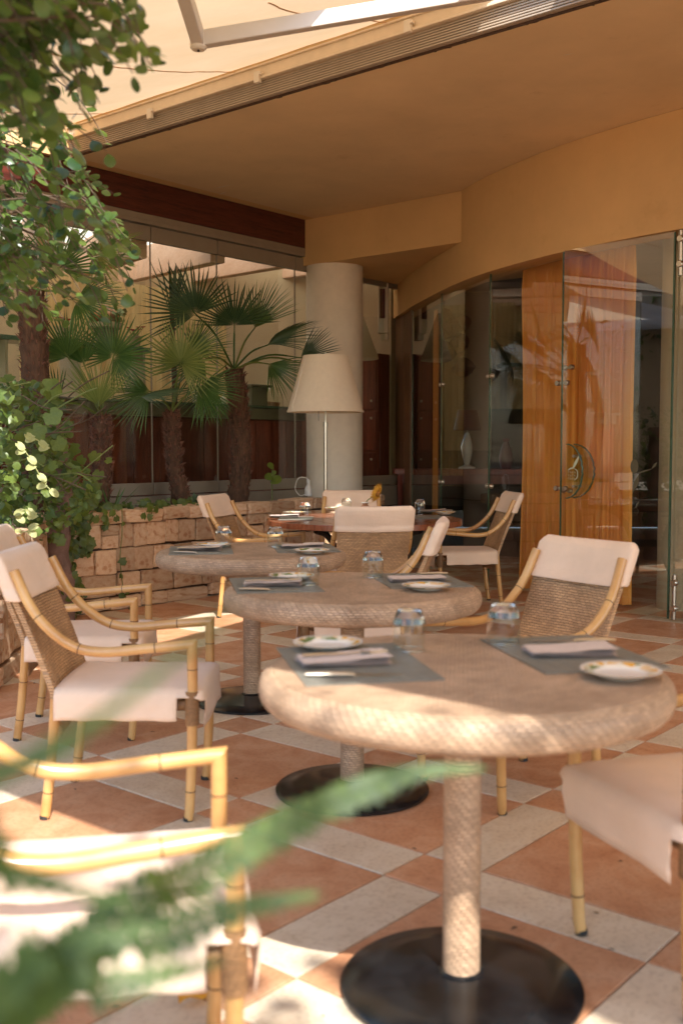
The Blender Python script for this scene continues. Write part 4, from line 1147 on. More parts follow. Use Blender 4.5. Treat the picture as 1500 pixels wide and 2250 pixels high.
    fr_.tube([(-0.20, -0.19, 0.40), (-0.20, 0.19, 0.40)], 0.02, 10)
    for s in (-1, 1): fr_.tube([(-0.2, s * 0.205, 0.40), (0.245, s * 0.215, 0.40)], 0.022, 10)
    fr_.build('seat_frame', M['weave_wrap'], t)
    rows = []
    nx = 22
    xs = [-0.215 + 0.415 * i / 17 for i in range(18)] + [0.2035, 0.206, 0.235, 0.26, 0.275, 0.285]
    prof = [(-1.09, -0.100), (-1.08, -0.085), (-1.075, -0.05), (-1.06, -0.018), (-1.02, -0.004), (-0.9, 0.002), (-0.5, 0.006), (0, 0.008), (0.5, 0.006), (0.9, 0.002), (1.02, -0.004), (1.06, -0.018), (1.075, -0.05), (1.08, -0.085), (1.09, -0.100)]
    for x in xs:
        row = []
        wq = 0.222 + 0.012 * (x + 0.2) / 0.48
        cut = 1.0 if x < 0.205 else 0.06        # no side flap at the front leg
        for u_, dz in prof:
            hang = dz if dz > -0.02 else -0.018 + (dz + 0.018) * cut
            wv = 0.0
            if dz < -0.04: wv = 0.0016 * math.sin(x * 46 + u_ * 3) * cut
            zz = 0.452 + hang + 0.003 * noise.noise(Vector((x * 8, u_ * 3, 1)))
            yy = u_ * wq + (0.0025 * math.sin(x * 33 + 1) * (1 if u_ > 0 else -1) if dz < -0.03 else 0)
            if x > 0.27: zz -= (x - 0.27) * 0.6
            row.append((x, yy, zz + wv))
        rows.append(row)
    # front flap
    last = rows[-1]
    for k, dz in enumerate((0.02, 0.055, 0.09, 0.118)):
        rows.append([(0.292 + 0.003 * math.sin(k + q[1] * 22), max(-0.218, min(0.218, q[1])), max(0.436, min(q[2], 0.445)) - dz - 0.0015 * math.sin(q[1] * 40)) for q in last])
    sc2 = MB().grid(rows).build('seat_cover', M['cloth'], t, True, 70)
    for s in (-1, 1):
        MB().tube([(-0.205 + 0.40 * i / 12, s * (0.2345 + 0.0125 * i / 12 * 0.85), 0.4395 + 0.001 * math.sin(i * 1.7)) for i in range(13)], 0.0028, 6).build('seat_seam', M['cloth'], sc2)
    MB().tube([(0.288, -0.215 + 0.43 * i / 12, 0.437) for i in range(13)], 0.0028, 6).build('seat_seam', M['cloth'], sc2)
    md = sc2.modifiers.new('thick', 'SOLIDIFY'); md.thickness = 0.006; md.offset = -1
    return t
proto = make_chair()
chairs = [
    (-0.76, 3.745, 0.0, 'armchair on the left with arms forward, facing the middle rattan table'),
    (-1.165, 4.725, 3.0, 'armchair at the left edge beside the stone wall, partly behind another armchair'),
    (-0.475, 1.945, 10.0, 'foreground armchair at lower left, seen through blurred fern fronds'),
    (0.635, 3.90, 213.0, 'armchair with broad pale back cover behind the nearest rattan table'),
    (0.16, 6.86, 97.0, 'armchair seen from behind with herringbone back, at the red wooden table'),
    (0.10, 5.29, 173.0, 'armchair seen side on, tucked in between the two farther rattan tables'),
    (1.00, 8.50, 187.0, 'armchair at the right side of the red wooden table beside the lobby glass'),
    (-0.61, 7.95, -18.0, 'armchair at the left side of the red wooden table before the stone wall'),
    (0.085, 8.56, 270.0, 'armchair behind the red wooden table, only its back cover showing'),
    (0.925, 2.545, 199.0, 'armchair cut off by the right edge, its seat under the nearest table'),
]
for i, (x, y, deg, label) in enumerate(chairs):
    o = proto if i == 0 else copy_tree(proto)
    o.location = (x, y, 0.0015); o.rotation_euler = (0, 0, math.radians(deg))
    tag(o, label, 'armchair', 'rattan armchairs')

# ------------------------------------------------------------------ rattan tables
TZ = 0.765
TR = 0.475
def make_table():
    t = thing('rattan_table', '', 'table')
    prof = []
    for i in range(11):                    # rounded rim from underside to top
        th = -math.pi / 2 + math.pi * i / 10
        prof.append((TR - 0.034 + 0.034 * math.cos(th), TZ - 0.040 + 0.040 * math.sin(th)))
    prof = [(0.05, TZ - 0.078), (TR - 0.05, TZ - 0.079)] + prof
    wob = lambda a_, z_: 1 + 0.0022 * noise.noise(Vector((math.cos(a_) * 9, math.sin(a_) * 9, z_ * 30)))
    mb = MB().lathe(prof, 96, wob=wob)
    rr = [TR - 0.034, TR * 0.8, TR * 0.55, TR * 0.3, 0.02]
    rows = [[(r_ * math.cos(math.tau * k / 96), r_ * math.sin(math.tau * k / 96), TZ) for k in range(96)] for r_ in rr]
    mb.grid(rows, [[(q[0], q[1]) for q in r_] for r_ in rows], close=True)
    mb.add([Vector(q) for q in rows[-1]], [tuple(range(96))])
    mb.build('tabletop', M['weave_table'], t, True, 40)
    MB().tube([(0, 0, 0.030), (0, 0, 0.2), (0, 0, 0.5), (0, 0, TZ - 0.078)], 0.044, 32).build('pedestal', M['weave_table'], t)
    MB().lathe([(0.001, 0.0005), (0.285, 0.0005), (0.2855, 0.010), (0.278, 0.016), (0.20, 0.024), (0.08, 0.036), (0.046, 0.040), (0.001, 0.040)], 64).build('base_plate', M['black_iron'], t)
    MB().lathe([(0.052, 0.036), (0.054, 0.041), (0.0442, 0.046)], 32).build('collar', M['black_iron'], t)
    return t
tp = make_table()
T1, T2, T3 = (0.283, 2.41), (0.040, 3.84), (-0.450, 5.22)
for i, (pos, lb, r_) in enumerate(((T1, 'nearest round woven rattan table on a black disc base', 0.3), (T2, 'middle round woven rattan table of the three', 1.4), (T3, 'farthest round woven rattan table, near the stone wall', 2.2))):
    o = tp if i == 0 else copy_tree(tp)
    o.location = (*pos, 0.0015); o.rotation_euler = (0, 0, r_)
    tag(o, lb, 'table', 'round rattan tables')
# red wooden table
W4 = Vector((0.165, 7.62, 0)); R4 = 0.71
wt = thing('wooden_table', 'round red varnished wooden table on curved black iron legs', 'table', W4, 0.35)
for k in range(9):
    x0, x1 = -R4 + 2 * R4 * k / 9 + 0.0008, -R4 + 2 * R4 * (k + 1) / 9 - 0.0008
    top, bot = [], []
    n = 8
    for i in range(n + 1):
        x = x0 + (x1 - x0) * i / n; top.append((x, math.sqrt(max(0.0004, R4 * R4 - x * x))))
    poly = top[::-1] + [(x, -y) for x, y in top]
    MB().prism([(x, y) for x, y in poly][::-1], 0.722, TZ - 0.003).build('plank', M['table_wood'], wt, False, bevel=0.003)
for k in range(4):
    an = k * math.pi / 2 + 0.5; c_, s_ = math.cos(an), math.sin(an)
    pts = catmull([(0.52 * c_, 0.52 * s_, 0.705), (0.40 * c_, 0.40 * s_, 0.66), (0.26 * c_, 0.26 * s_, 0.50), (0.20 * c_, 0.20 * s_, 0.30), (0.28 * c_, 0.28 * s_, 0.12), (0.40 * c_, 0.40 * s_, 0.015)], 6)
    MB().tube(pts, 0.022, 8).build('leg', M['black_iron'], wt)
MB().lathe([(0.20, 0.36), (0.215, 0.37), (0.215, 0.385), (0.20, 0.395)], 32).build('ring', M['black_iron'], wt)
MB().lathe([(0.001, 0.70), (0.5, 0.70), (0.5, 0.7215), (0.001, 0.7215)], 40).build('under_frame', M['black_iron'], wt)

# ------------------------------------------------------------------ table settings
def mat_mesh():
    mb = MB(); w, d = 0.31, 0.44
    n = 31
    for k in range(n):                       # woven cords laid side by side
        x = -w / 2 + w * (k + 0.5) / n
        mb.box((x, 0, 0.0016), (w / n * 0.90, d - 0.004 * (k % 2), 0.0026))
    mb.box((0, 0, 0.0006), (w - 0.002, d - 0.006, 0.0012))
    return mb.mesh('mat', M['mat'], False)
MATM = mat_mesh()
PLM = MB().lathe([(0.001, 0.006), (0.045, 0.006), (0.055, 0.008), (0.062, 0.0125), (0.086, 0.019), (0.0885, 0.0185), (0.086, 0.0165), (0.060, 0.009), (0.050, 0.002), (0.046, 0.0), (0.001, 0.001)][::-1], 48).mesh('plate', M['plate'])
def napkin_mesh(sd):
  NPK = MB()
  for j in range(4):
    rows = [[(-0.055 + 0.11 * i / 8 + 0.004 * math.sin(k_ * 0.5 + j + sd), -0.105 + 0.21 * k_ / 12 + 0.003 * math.sin(i * 0.7 + j * 1.3 + sd), 0.0022 + j * 0.0034 + 0.0022 * noise.noise(Vector((i * 0.4 + sd, k_ * 0.35, j))) + (0.004 + 0.004 * (sd % 3)) * (k_ / 12) ** 2 * (j / 3)) for k_ in range(13)] for i in range(9)]
    NPK.grid(rows)
  return NPK.mesh('napkin', M['linen'])
NPKMS = [napkin_mesh(q) for q in range(5)]
def knife_mesh():
    mb = MB()
    mb.hexa([(-0.010, 0.0, 0.0005), (0.009, 0.0, 0.0005), (0.004, 0.115, 0.0005), (-0.010, 0.100, 0.0005), (-0.010, 0.0, 0.0022), (0.009, 0.0, 0.0018), (0.004, 0.115, 0.0016), (-0.010, 0.100, 0.0022)])
    mb.tube([(0, 0.004, 0.004), (0, -0.02, 0.005), (0, -0.07, 0.006), (0, -0.105, 0.0055)], [0.0045, 0.0062, 0.0075, 0.006], 10, flat=0.7)
    return mb.mesh('knife', M['steel'])
def fork_mesh():
    mb = MB()
    mb.tube([(0, -0.11, 0.003), (0, -0.06, 0.004), (0, 0.0, 0.003), (0, 0.03, 0.006)], [0.007, 0.006, 0.0032, 0.004], 8, flat=0.5)
    mb.hexa([(-0.010, 0.03, 0.005), (0.010, 0.03, 0.005), (0.012, 0.055, 0.003), (-0.012, 0.055, 0.003), (-0.010, 0.03, 0.0068), (0.010, 0.03, 0.0068), (0.012, 0.055, 0.0048), (-0.012, 0.055, 0.0048)])
    for k in range(4):
        x = -0.0105 + k * 0.007
        mb.tube([(x, 0.054, 0.004), (x, 0.075, 0.004), (x * 0.95, 0.095, 0.007)], [0.0018, 0.0016, 0.001], 6)
    return mb.mesh('fork', M['steel'])
KNM, FKM = knife_mesh(), fork_mesh()
def tumbler_meshes():       # stands upside down, thick foot uppermost
    fac = lambda a_, z_: 1 + 0.012 * math.cos(9 * a_) * (1 if z_ > 0.035 else 0.2)
    body = MB().lathe([(0.0405, 0.0), (0.0420, 0.010), (0.0422, 0.045), (0.0412, 0.066)], 54, wob=fac).mesh('tumbler', M['tumbler_wall'])
    foot = MB().lathe([(0.001, 0.0672), (0.030, 0.0670), (0.0408, 0.0665), (0.0405, 0.070), (0.036, 0.086), (0.0305, 0.098), (0.0285, 0.101), (0.001, 0.1015)], 54, wob=fac).mesh('foot', M['tumbler'], True, 35)
    rim = MB().lathe([(0.0407, 0.0), (0.0412, 0.0008), (0.0405, 0.0018), (0.0398, 0.0008), (0.0407, 0.0)], 40).mesh('rim', M['tumbler'])
    return body, foot, rim
TUM, TUMF, TUMR = tumbler_meshes()
seat_n = [0]
def setting(name, mx, my, rot, items, z=TZ, matscale=1.0):
    """mat centre in metres; items: (kind, px, py, turn)"""
    zz = z + 0.0045
    tag(link('placemat', MATM, None, (mx, my, zz - 0.0028), (0, 0, math.radians(rot)), (matscale, matscale, 1)), 'grey woven placemat ' + name, 'placemat', 'placemats')
    for kind, px, py, turn in items:
        if kind == 'plate':
            p = onz(px, py, zz + 0.006)
            off_mat = False
            tag(link('plate', PLM, None, (p.x, p.y, zz + 0.0006), (0, 0, turn)), 'small white plate with yellow flowered rim ' + name, 'plate', 'side plates')
        elif kind == 'glass':
            p = onz(px, py, zz)
            tu = tag(link('tumbler', TUM, None, (p.x, p.y, zz + 0.0008), (0, 0, turn)), 'upturned clear glass tumbler ' + name, 'glass', 'upturned tumblers')
            link('foot', TUMF, tu); link('rim', TUMR, tu)
        elif kind == 'napkin':
            p = onz(px, py, zz)
            tag(link('napkin', random.choice(NPKMS), None, (p.x, p.y, zz + 0.0012), (0, 0, math.radians(turn + random.uniform(-7, 7)))), 'folded beige napkin ' + name, 'napkin', 'folded napkins')
        elif kind == 'knife':
            p = onz(px, py, zz)
            tag(link('knife', KNM, None, (p.x, p.y, zz + 0.0012), (0, 0, math.radians(turn))), 'steel knife ' + name, 'knife', 'table knives')
        elif kind == 'fork':
            p = onz(px, py, zz + 0.018)
            tag(link('fork', FKM, None, (p.x, p.y, zz + 0.0175), (0, 0, math.radians(turn))), 'steel fork ' + name, 'fork', 'forks')
setting('at the left of the nearest rattan table', 0.03, 2.455, 12, [('plate', 720, 1420, 0.4), ('napkin', 755, 1456, -84), ('fork', 765, 1438, -80), ('knife', 775, 1487, -88), ('glass', 898, 1428, 0)])
setting('at the right of the nearest rattan table', 0.565, 2.575, 12, [('plate', 1362, 1482, 1.4), ('napkin', 1250, 1436, -84), ('knife', 1262, 1411, 90), ('glass', 1105, 1412, 1)])
setting('at the left of the middle rattan table', -0.25, 3.88, 10, [('plate', 641, 1270, 0.8), ('napkin', 600, 1286, -84), ('fork', 605, 1276, -80), ('knife', 590, 1298, -90), ('glass', 677, 1284, 2)])
setting('at the right of the middle rattan table', 0.295, 4.01, 10, [('plate', 936, 1292, 2.1), ('napkin', 915, 1276, -84), ('knife', 925, 1263, 90), ('glass', 819, 1268, 3)])
setting('at the left of the farthest rattan table', -0.70, 5.20, 8, [('plate', 470, 1200, 2.8), ('napkin', 440, 1209, -84), ('fork', 440, 1204, -80), ('knife', 430, 1216, -90), ('glass', 492, 1199, 4)])
setting('at the right of the farthest rattan table', -0.185, 5.30, 8, [('plate', 684, 1213, 0.1), ('napkin', 665, 1203, -84), ('knife', 668, 1196, 90), ('glass', 605, 1201, 5)])
setting('at the left of the red wooden table', -0.33, 7.62, 0, [('plate', 647, 1128, 1.1), ('napkin', 625, 1136, -88), ('knife', 620, 1132, 90), ('glass', 671, 1133, 6)], TZ - 0.003, 0.8)
setting('at the right of the red wooden table', 0.62, 7.78, 0, [('plate', 976, 1128, 1.9), ('napkin', 950, 1125, -84), ('knife', 965, 1123, 90), ('glass', 922, 1125, 7)], TZ - 0.003, 0.8)
setting('at the far side of the red wooden table', 0.13, 8.07, 90, [('glass', 761, 1121, 8), ('plate', 735, 1118, 0.3)], TZ - 0.003, 0.8)
setting('at the near side of the red wooden table', 0.25, 7.16, 90, [('plate', 800, 1150, 0.5), ('glass', 872, 1143, 2)], TZ - 0.003, 0.8)
# vase and gerbera
vp = onz(802, 1128, TZ)
v = thing('bud_vase', 'small painted bud vase on the red wooden table', 'vase', (vp.x, vp.y, TZ - 0.002))
MB().lathe([(0.001, 0), (0.035, 0), (0.048, 0.02), (0.046, 0.05), (0.022, 0.068), (0.02, 0.075), (0.030, 0.09), (0.026, 0.09), (0.014, 0.07)], 24).build('body', M['terracotta_pot'], v)
MB().lathe([(0.0485, 0.018), (0.0495, 0.024), (0.0485, 0.030)], 24).build('painted_band', M['ceramic'], v)
MB().lathe([(0.0305, 0.084), (0.0315, 0.0905), (0.026, 0.0915)], 24).build('painted_rim', M['ceramic'], v)
ger = thing('gerbera', 'drooping yellow gerbera flower standing in the bud vase', 'flower', (vp.x, vp.y, TZ + 0.06))
hd_ = at(828, 1084, vp.y - 0.02) - Vector((vp.x, vp.y, TZ + 0.06))
MB().tube(catmull([(0, 0, 0), (0.015, 0, 0.04), hd_ * 0.6 + Vector((0, 0, 0.01)), hd_], 5), 0.004, 7).build('stem', M['stem_green'], ger)
fn = Vector((0.75, -0.45, -0.35)).normalized(); fu = fn.orthogonal().normalized(); fv = fn.cross(fu)
pm = MB()
for lay in range(2):
    for k in range(22):
        th = math.tau * (k + lay * 0.5) / 22 + random.uniform(-.06, .06); d = fu * math.cos(th) + fv * math.sin(th); e = fn.cross(d); Lp = random.uniform(0.075, 0.095) * (1 - 0.15 * lay)
        c = hd_
        pm.add([c + d * 0.012, c + d * Lp * 0.55 + e * 0.011 + fn * 0.008, c + d * Lp + fn * (-0.012 - 0.01 * lay), c + d * Lp * 0.55 - e * 0.011 + fn * 0.008], [(0, 1, 2, 3)])
pm.build('petals', M['yellow_petal'], ger, False)
cm = MB(); blob_sphere(cm, hd_ + fn * 0.006, 0.024, 8, 1, 0, 0.1); cm.build('flower_head', M['orange_core'], ger)

# ------------------------------------------------------------------ floor lamp
lp = at(715, 1200, 9.25)
fl = thing('floor_lamp', 'tall floor lamp with ivory cone shade before the white column', 'lamp', (lp.x, 9.25, 0))
zb, zt = at(715, 905, 9.25).z, at(715, 782, 9.25).z
rb = (795 - 628) / 2 / FPX * 9.25; rt = (762 - 665) / 2 / FPX * 9.25
MB().lathe([(rb + 0.004, zb - 0.004), (rb + 0.002, zb + 0.012), (rb - 0.004, zb + 0.014), (rt, zt)], 56).build('lamp_shade', M['shade'], fl)
MB().hexa(flatbar(Vector((-(rb + 0.003) * 0.86, -(rb + 0.003) * 0.5, zb)), Vector((-(rt + 0.003) * 0.86, -(rt + 0.003) * 0.5, zt)), 0.006, 0.002)).build('seam', M['white_paint'], fl, False)
MB().tube([(0, 0, 0.02), (0, 0, zb - 0.10)], 0.016, 14).build('pole', M['steel'], fl)
MB().tube([(0, 0, zb - 0.10), (0, 0, zt - 0.05)], 0.009, 10).build('upper_pole', M['steel'], fl)
MB().tube([(0, 0, zb - 0.13), (0, 0, zb - 0.09)], 0.021, 14).build('collar', M['steel'], fl)
MB().tube([(0, 0, zt - 0.03), (0, 0, zt + 0.03)], 0.006, 8).build('finial', M['steel'], fl)
MB().tube([(-0.06, -0.02, zb - 0.08), (-0.06, -0.02, zb + 0.15)], 0.002, 5).build('pull_cord', M['black_rubber'], fl)
MB().lathe([(0.001, 0.0005), (0.17, 0.0005), (0.17, 0.018), (0.02, 0.024)], 40).build('foot', M['steel'], fl)
for k in range(3):
    an = k * math.tau / 3
    MB().tube([(0, 0, zt - 0.04), (rt * 0.98 * math.cos(an), rt * 0.98 * math.sin(an), zt - 0.02)], 0.003, 6).build('shade_carrier', M['steel'], fl)

# small things on the ledge and the floor
q = at(677, 1085, 10.35)
b_ = thing('spray_bottle', 'small white plastic bottle with looped tube on the stone ledge', 'bottle', (q.x, 10.4, PH + 0.005))
MB().lathe([(0.001, 0), (0.035, 0), (0.036, 0.07), (0.02, 0.10), (0.014, 0.12), (0.018, 0.125), (0.016, 0.16), (0.001, 0.165)], 18).build('body', M['white_plastic'], b_)
MB().tube(catmull([(-0.02, 0, 0.02), (-0.08, 0, 0.0), (-0.13, 0, 0.07), (-0.10, 0, 0.17), (-0.03, 0, 0.18), (0, 0, 0.15)], 6), 0.005, 6).build('tube', M['white_plastic'], b_)
yl = onz(424, 2200, 0.0)
m_ = MB()
rows = []
for i in range(7):
    f = i / 6; w = 0.022 * math.sin(math.pi * (0.08 + 0.84 * f)); row = []
    for k in range(7):
        g = -1 + 2 * k / 6; row.append((0.05 * (f - 0.5) * 1.4, g * w, 0.004 + 0.018 * abs(g) ** 1.5 + 0.008 * math.sin(f * 5)))
    rows.append(row)
m_.grid(rows); o = m_.build('fallen_leaf', M['yellow_petal']); o.location = (yl.x, yl.y, 0); o.rotation_euler = (0, 0, 0.6)
tag(o, 'curled yellow fallen leaf on the tiles beside the foreground chair', 'leaf')

# ------------------------------------------------------------------ palms
def frond_mesh(R, spread, n, droop, seed, web=0.42, width=1.0):
    """fan in local axes: main direction +X, face normal +Z, hub at the origin"""
    rnd = random.Random(seed)
    mb = MB()
    for i in range(n):
        f = (i + 0.5) / n
        th = -spread / 2 + spread * f
        dl = spread / n * 0.5
        r_ = R * (0.80 + 0.20 * math.cos(th * 0.55)) * rnd.uniform(0.90, 1.04)
        w2 = min(dl, 0.10) * 1.05 * width
        lift = 0.10 * math.cos(th) ; tw = rnd.uniform(-0.03, 0.03)
        def pt(r, t_, z_): return (r * math.cos(t_), r * math.sin(t_), z_)
        def dz(r): return lift * r - droop * (r / R) ** 2.4 * R * rnd.uniform(0.85, 1.15) * (0.6 + 0.8 * abs(math.sin(th)))
        k = web * r_
        a_, b_, c_ = dz(k * 0.5), dz(k), dz(r_ * 0.75)
        e_ = dz(r_)
        fold = 0.012 * R
        mb.add([pt(0.01, th, 0), pt(k * 0.5, th - w2, a_), pt(k * 0.5, th, a_ + fold), pt(k * 0.5, th + w2, a_), pt(k, th - w2, b_), pt(k, th, b_ + fold * 1.3), pt(k, th + w2, b_),
                pt(r_ * 0.75, th + tw - w2 * 0.36, c_), pt(r_ * 0.75, th + tw, c_ + fold * 0.6), pt(r_ * 0.75, th + tw + w2 * 0.36, c_), pt(r_, th + tw * 2, e_)],
               [(0, 1, 2), (0, 2, 3), (1, 4, 5, 2), (2, 5, 6, 3), (4, 7, 8, 5), (5, 8, 9, 6), (7, 10, 8), (8, 10, 9)])
    return mb
def put_frond(t, hub, d, nrm, R, spread, n, mat, droop=0.15, seed=0, crown=None, width=0.98, web=0.37):
    d = Vector(d).normalized(); nrm = Vector(nrm); nrm = (nrm - d * nrm.dot(d)).normalized(); y = nrm.cross(d)
    fm = frond_mesh(R, math.radians(spread), n, droop, seed, web, width)
    Mx = Matrix((d, y, nrm)).transposed()
    hub = Vector(hub)
    fm.v = [tuple(hub + Mx @ Vector(q)) for q in fm.v]
    o = kid(fm.build('frond', mat, None, True, 25), t)
    if crown is not None:
        c = Vector(crown); mid_ = c.lerp(hub, 0.5) + Vector((0, 0, 0.10 * (hub - c).length))
        pe = MB().tube(catmull([c, mid_, hub, hub + d * R * 0.12], 5), [0.010] * 8 + [0.006] * 8, 6).build('petiole', M['palm_light'] if mat != M['palm_dark'] else M['palm_leaf'])
        pe.parent = o
    return o
def palm_trunk(t, base, top, r0, r1, lean=(0, 0, 0), seed=0, spike=1.0):
    base, top = Vector(base), Vector(top)
    pts = catmull([base, base.lerp(top, 0.35) + Vector(lean), base.lerp(top, 0.7) + Vector(lean) * 0.8, top], 10)
    rnd = random.Random(seed)
    rs = [r0 + (r1 - r0) * i / (len(pts) - 1) for i in range(len(pts))]
    rs = [r_ * (1 + 0.07 * math.sin(i * 2.1) + rnd.uniform(-.05, .05)) for i, r_ in enumerate(rs)]
    kid(MB().tube(pts, rs, 16).build('trunk', M['palm_fibre']), t)
    m_ = MB()                                            # stubs of old leaf bases and fibre
    L = len(pts)
    for k in range(int(900 * spike)):
        f = rnd.random() ** 0.8; i = min(L - 2, int(f * (L - 1))); p = pts[i].lerp(pts[i + 1], rnd.random()); r_ = rs[i]
        an = rnd.uniform(0, math.tau); o_ = Vector((math.cos(an), math.sin(an), 0)); e = Vector((-o_.y, o_.x, 0))
        big = rnd.random() < 0.15 + 0.4 * f * f
        Ls = rnd.uniform(0.02, 0.05) * (1.6 if big else 1); w = rnd.uniform(0.006, 0.016) if big else rnd.uniform(0.002, 0.004)
        q = p + o_ * r_ * 0.92; tip = q + o_ * Ls * 0.55 + Vector((0, 0, Ls * rnd.uniform(0.3, 1.0) * (1 if big else rnd.choice((1, -1))))) + e * rnd.uniform(-.01, .01)
        m_.add([q - e * w, q + e * w, tip, q - o_ * 0.004 + Vector((0, 0, 0.02))], [(0, 1, 2), (1, 3, 2), (3, 0, 2)])
    tag(kid(m_.build('leaf_bases', M['palm_boot'], None, False), t), kind='stuff')
    return pts[-1]
def palm(label, base_px, crown_px, b, r0, r1, lean, fronds, seed, base_z=0.68):
    base = onb(*base_px, b); crown = onb(*crown_px, b)
    base = Vector((base.x, base.y, base_z))
    t = thing('palm', label, 'palm', base)
    palm_trunk(t, base, crown, r0, r1, lean, seed)
    for k, (hx, hy, db, d, nrm, R, sp, n, mt, dr) in enumerate(fronds):
        hub = onb(hx, hy, b + db)
        put_frond(t, hub, d, nrm, R * (1.0 if seed == 3 else 0.86), sp * 0.94, n, M[mt], dr, seed * 31 + k, crown)
    return t
CAMN = Vector((0.15, -1, 0.15))
palm('tallest fan palm with thick fibrous trunk left of the column', (520, 1108), (514, 812), 7.10, 0.10, 0.085, (0.05, 0, 0), [
    (515, 715, 0.0, (-0.05, 0, 1), (0.1, -1, 0.2), 0.46, 190, 30, 'palm_dark', 0.10),
    (430, 690, -0.1, (-0.5, 0, 0.75), (0.2, -1, 0.5), 0.52, 210, 32, 'palm_dark', 0.12),
    (560, 720, 0.1, (0.45, 0.1, 0.9), (-0.5, -1, 0.3), 0.52, 110, 24, 'palm_leaf', 0.10),
    (588, 758, -0.05, (0.9, 0, 0.45), (-0.3, -0.5, 1), 0.56, 120, 26, 'palm_dark', 0.22),
    (660, 786, -0.15, (0.95, -0.1, 0.25), (0.1, -1, 0.6), 0.44, 130, 22, 'palm_dark', 0.10),
    (668, 800, -0.1, (0.95, -0.1, -0.2), (0.1, -1, 0.3), 0.38, 36, 7, 'palm_boot', 0.10),
    (590, 800, -0.1, (0.8, -0.1, -0.5), (0.3, -0.8, 0.6), 0.44, 130, 24, 'palm_leaf', 0.15),
    (450, 790, -0.2, (-0.8, -0.2, -0.35), (-0.2, -1, 0.5), 0.50, 150, 26, 'palm_leaf', 0.15),
    (470, 845, -0.1, (-0.5, -0.2, -0.8), (-0.2, -1, 0.2), 0.42, 120, 22, 'palm_leaf', 0.15)], 3)
palm('fan palm with slim leaning trunk, light green fan on top', (412, 1112), (378, 905), 7.05, 0.08, 0.062, (-0.045, 0, 0.0), [
    (398, 797, -0.2, (0.35, -0.1, 0.75), (-0.15, -1, 0.1), 0.50, 300, 40, 'palm_light', 0.06),
    (440, 850, -0.2, (0.85, -0.1, -0.4), (-0.1, -1, 0.5), 0.48, 160, 28, 'palm_leaf', 0.16),
    (330, 860, -0.1, (-0.9, 0, -0.3), (0.3, -0.9, 0.6), 0.50, 150, 26, 'palm_leaf', 0.2),
    (425, 770, 0.15, (0.7, 0.1, 0.6), (-0.3, -0.9, 0.5), 0.48, 170, 28, 'palm_leaf', 0.12)], 4)
pt2 = palm('short fan palm with pale upright fan beside the ivy', (213, 1118), (222, 915), 7.05, 0.088, 0.07, (0.02, 0, 0), [
    (218, 892, -0.15, (-0.05, 0, 1), (0.0, -1, 0.15), 0.46, 120, 26, 'palm_light', 0.06),
    (250, 783, -0.1, (0.25, -0.1, 0.3), (0.1, -1, 0.15), 0.48, 330, 44, 'palm_leaf', 0.05),
    (150, 785, 0.1, (-0.55, 0, 0.85), (0.3, -1, 0.2), 0.50, 170, 28, 'palm_leaf', 0.14),
    (310, 872, -0.2, (0.95, -0.1, 0.05), (0.0, -0.35, 1), 0.50, 120, 24, 'palm_dark', 0.12),
    (128, 885, 0.0, (-0.8, 0, 0.4), (0.3, -1, 0.5), 0.45, 160, 26, 'palm_leaf', 0.18),
    (185, 800, 0.1, (-0.2, 0, 0.9), (0.1, -1, 0.3), 0.42, 120, 20, 'palm_leaf', 0.14)], 5)
palm('dark tall palm trunk rising behind the vine at far left', (75, 1118), (68, 640), 7.12, 0.10, 0.105, (0.03, 0, 0), [
    (215, 560, -0.1, (0.9, 0, 0.3), (-0.3, -0.8, 0.8), 0.50, 250, 34, 'palm_light', 0.15),
    (130, 590, -0.2, (0.3, -0.1, 0.9), (0.1, -1, 0.3), 0.50, 220, 32, 'palm_leaf', 0.12),
    (10, 600, 0.0, (-0.5, 0, 0.8), (0.3, -1, 0.3), 0.52, 200, 30, 'palm_leaf', 0.12),
    (170, 660, -0.2, (0.85, -0.2, -0.1), (-0.1, -1, 0.7), 0.48, 190, 30, 'palm_leaf', 0.2)], 6)
def bladed(label, px, py, b, n, L, spread, mat, width=0.022, name='bladed_plant', base_z=None, cat='plant'):
    p = onb(px, py, b)
    if base_z is not None: p.z = base_z
    t = thing(name, label, cat, p)
    rnd = random.Random(px)
    for k in range(n):
        an = rnd.uniform(0, math.tau); sp = rnd.uniform(0.05, spread); Lk = L * rnd.uniform(0.6, 1.0)
        d = Vector((math.cos(an) * sp, math.sin(an) * sp * 0.5, 1)).normalized(); e = Vector((-math.sin(an + 0.6), math.cos(an + 0.6), 0)) * width
        rows = []
        for i in range(7):
            f = i / 6; w = (0.55 + 0.9 * f) * (1 - f ** 3) + 0.02; c = d * Lk * f + Vector((d.x, d.y, 0)) * Lk * 0.35 * f * f
            rows.append([c - e * w, c + Vector((e.y, -e.x, 0)) * 0.25 * w, c + e * w])
        MB().grid(rows).build('leaf', mat, t)
bladed('tall sword leaved plant rising above the palm fans', 378, 700, 7.35, 9, 0.62, 0.30, M['palm_dark'], 0.022, 'sword_plant')
MBp = onb(378, 700, 7.35)
sp_t = [o for o in bpy.data.objects if o.name == 'sword_plant'][0]
MB().tube([(0, 0, -(MBp.z - 0.68)), (0.02, 0, -0.6), (0, 0, 0.05)], [0.03, 0.026, 0.02], 10).build('stem', M['palm_fibre'], sp_t)
bladed('low grassy leaved plant at the foot of the short palm', 245, 1118, 6.85, 9, 0.36, 0.85, M['palm_leaf'], 0.010, base_z=0.70)
bladed('broad leaved sprout at the foot of the leaning palm', 432, 1112, 6.85, 4, 0.20, 0.25, M['palm_dark'], 0.03, base_z=0.70)
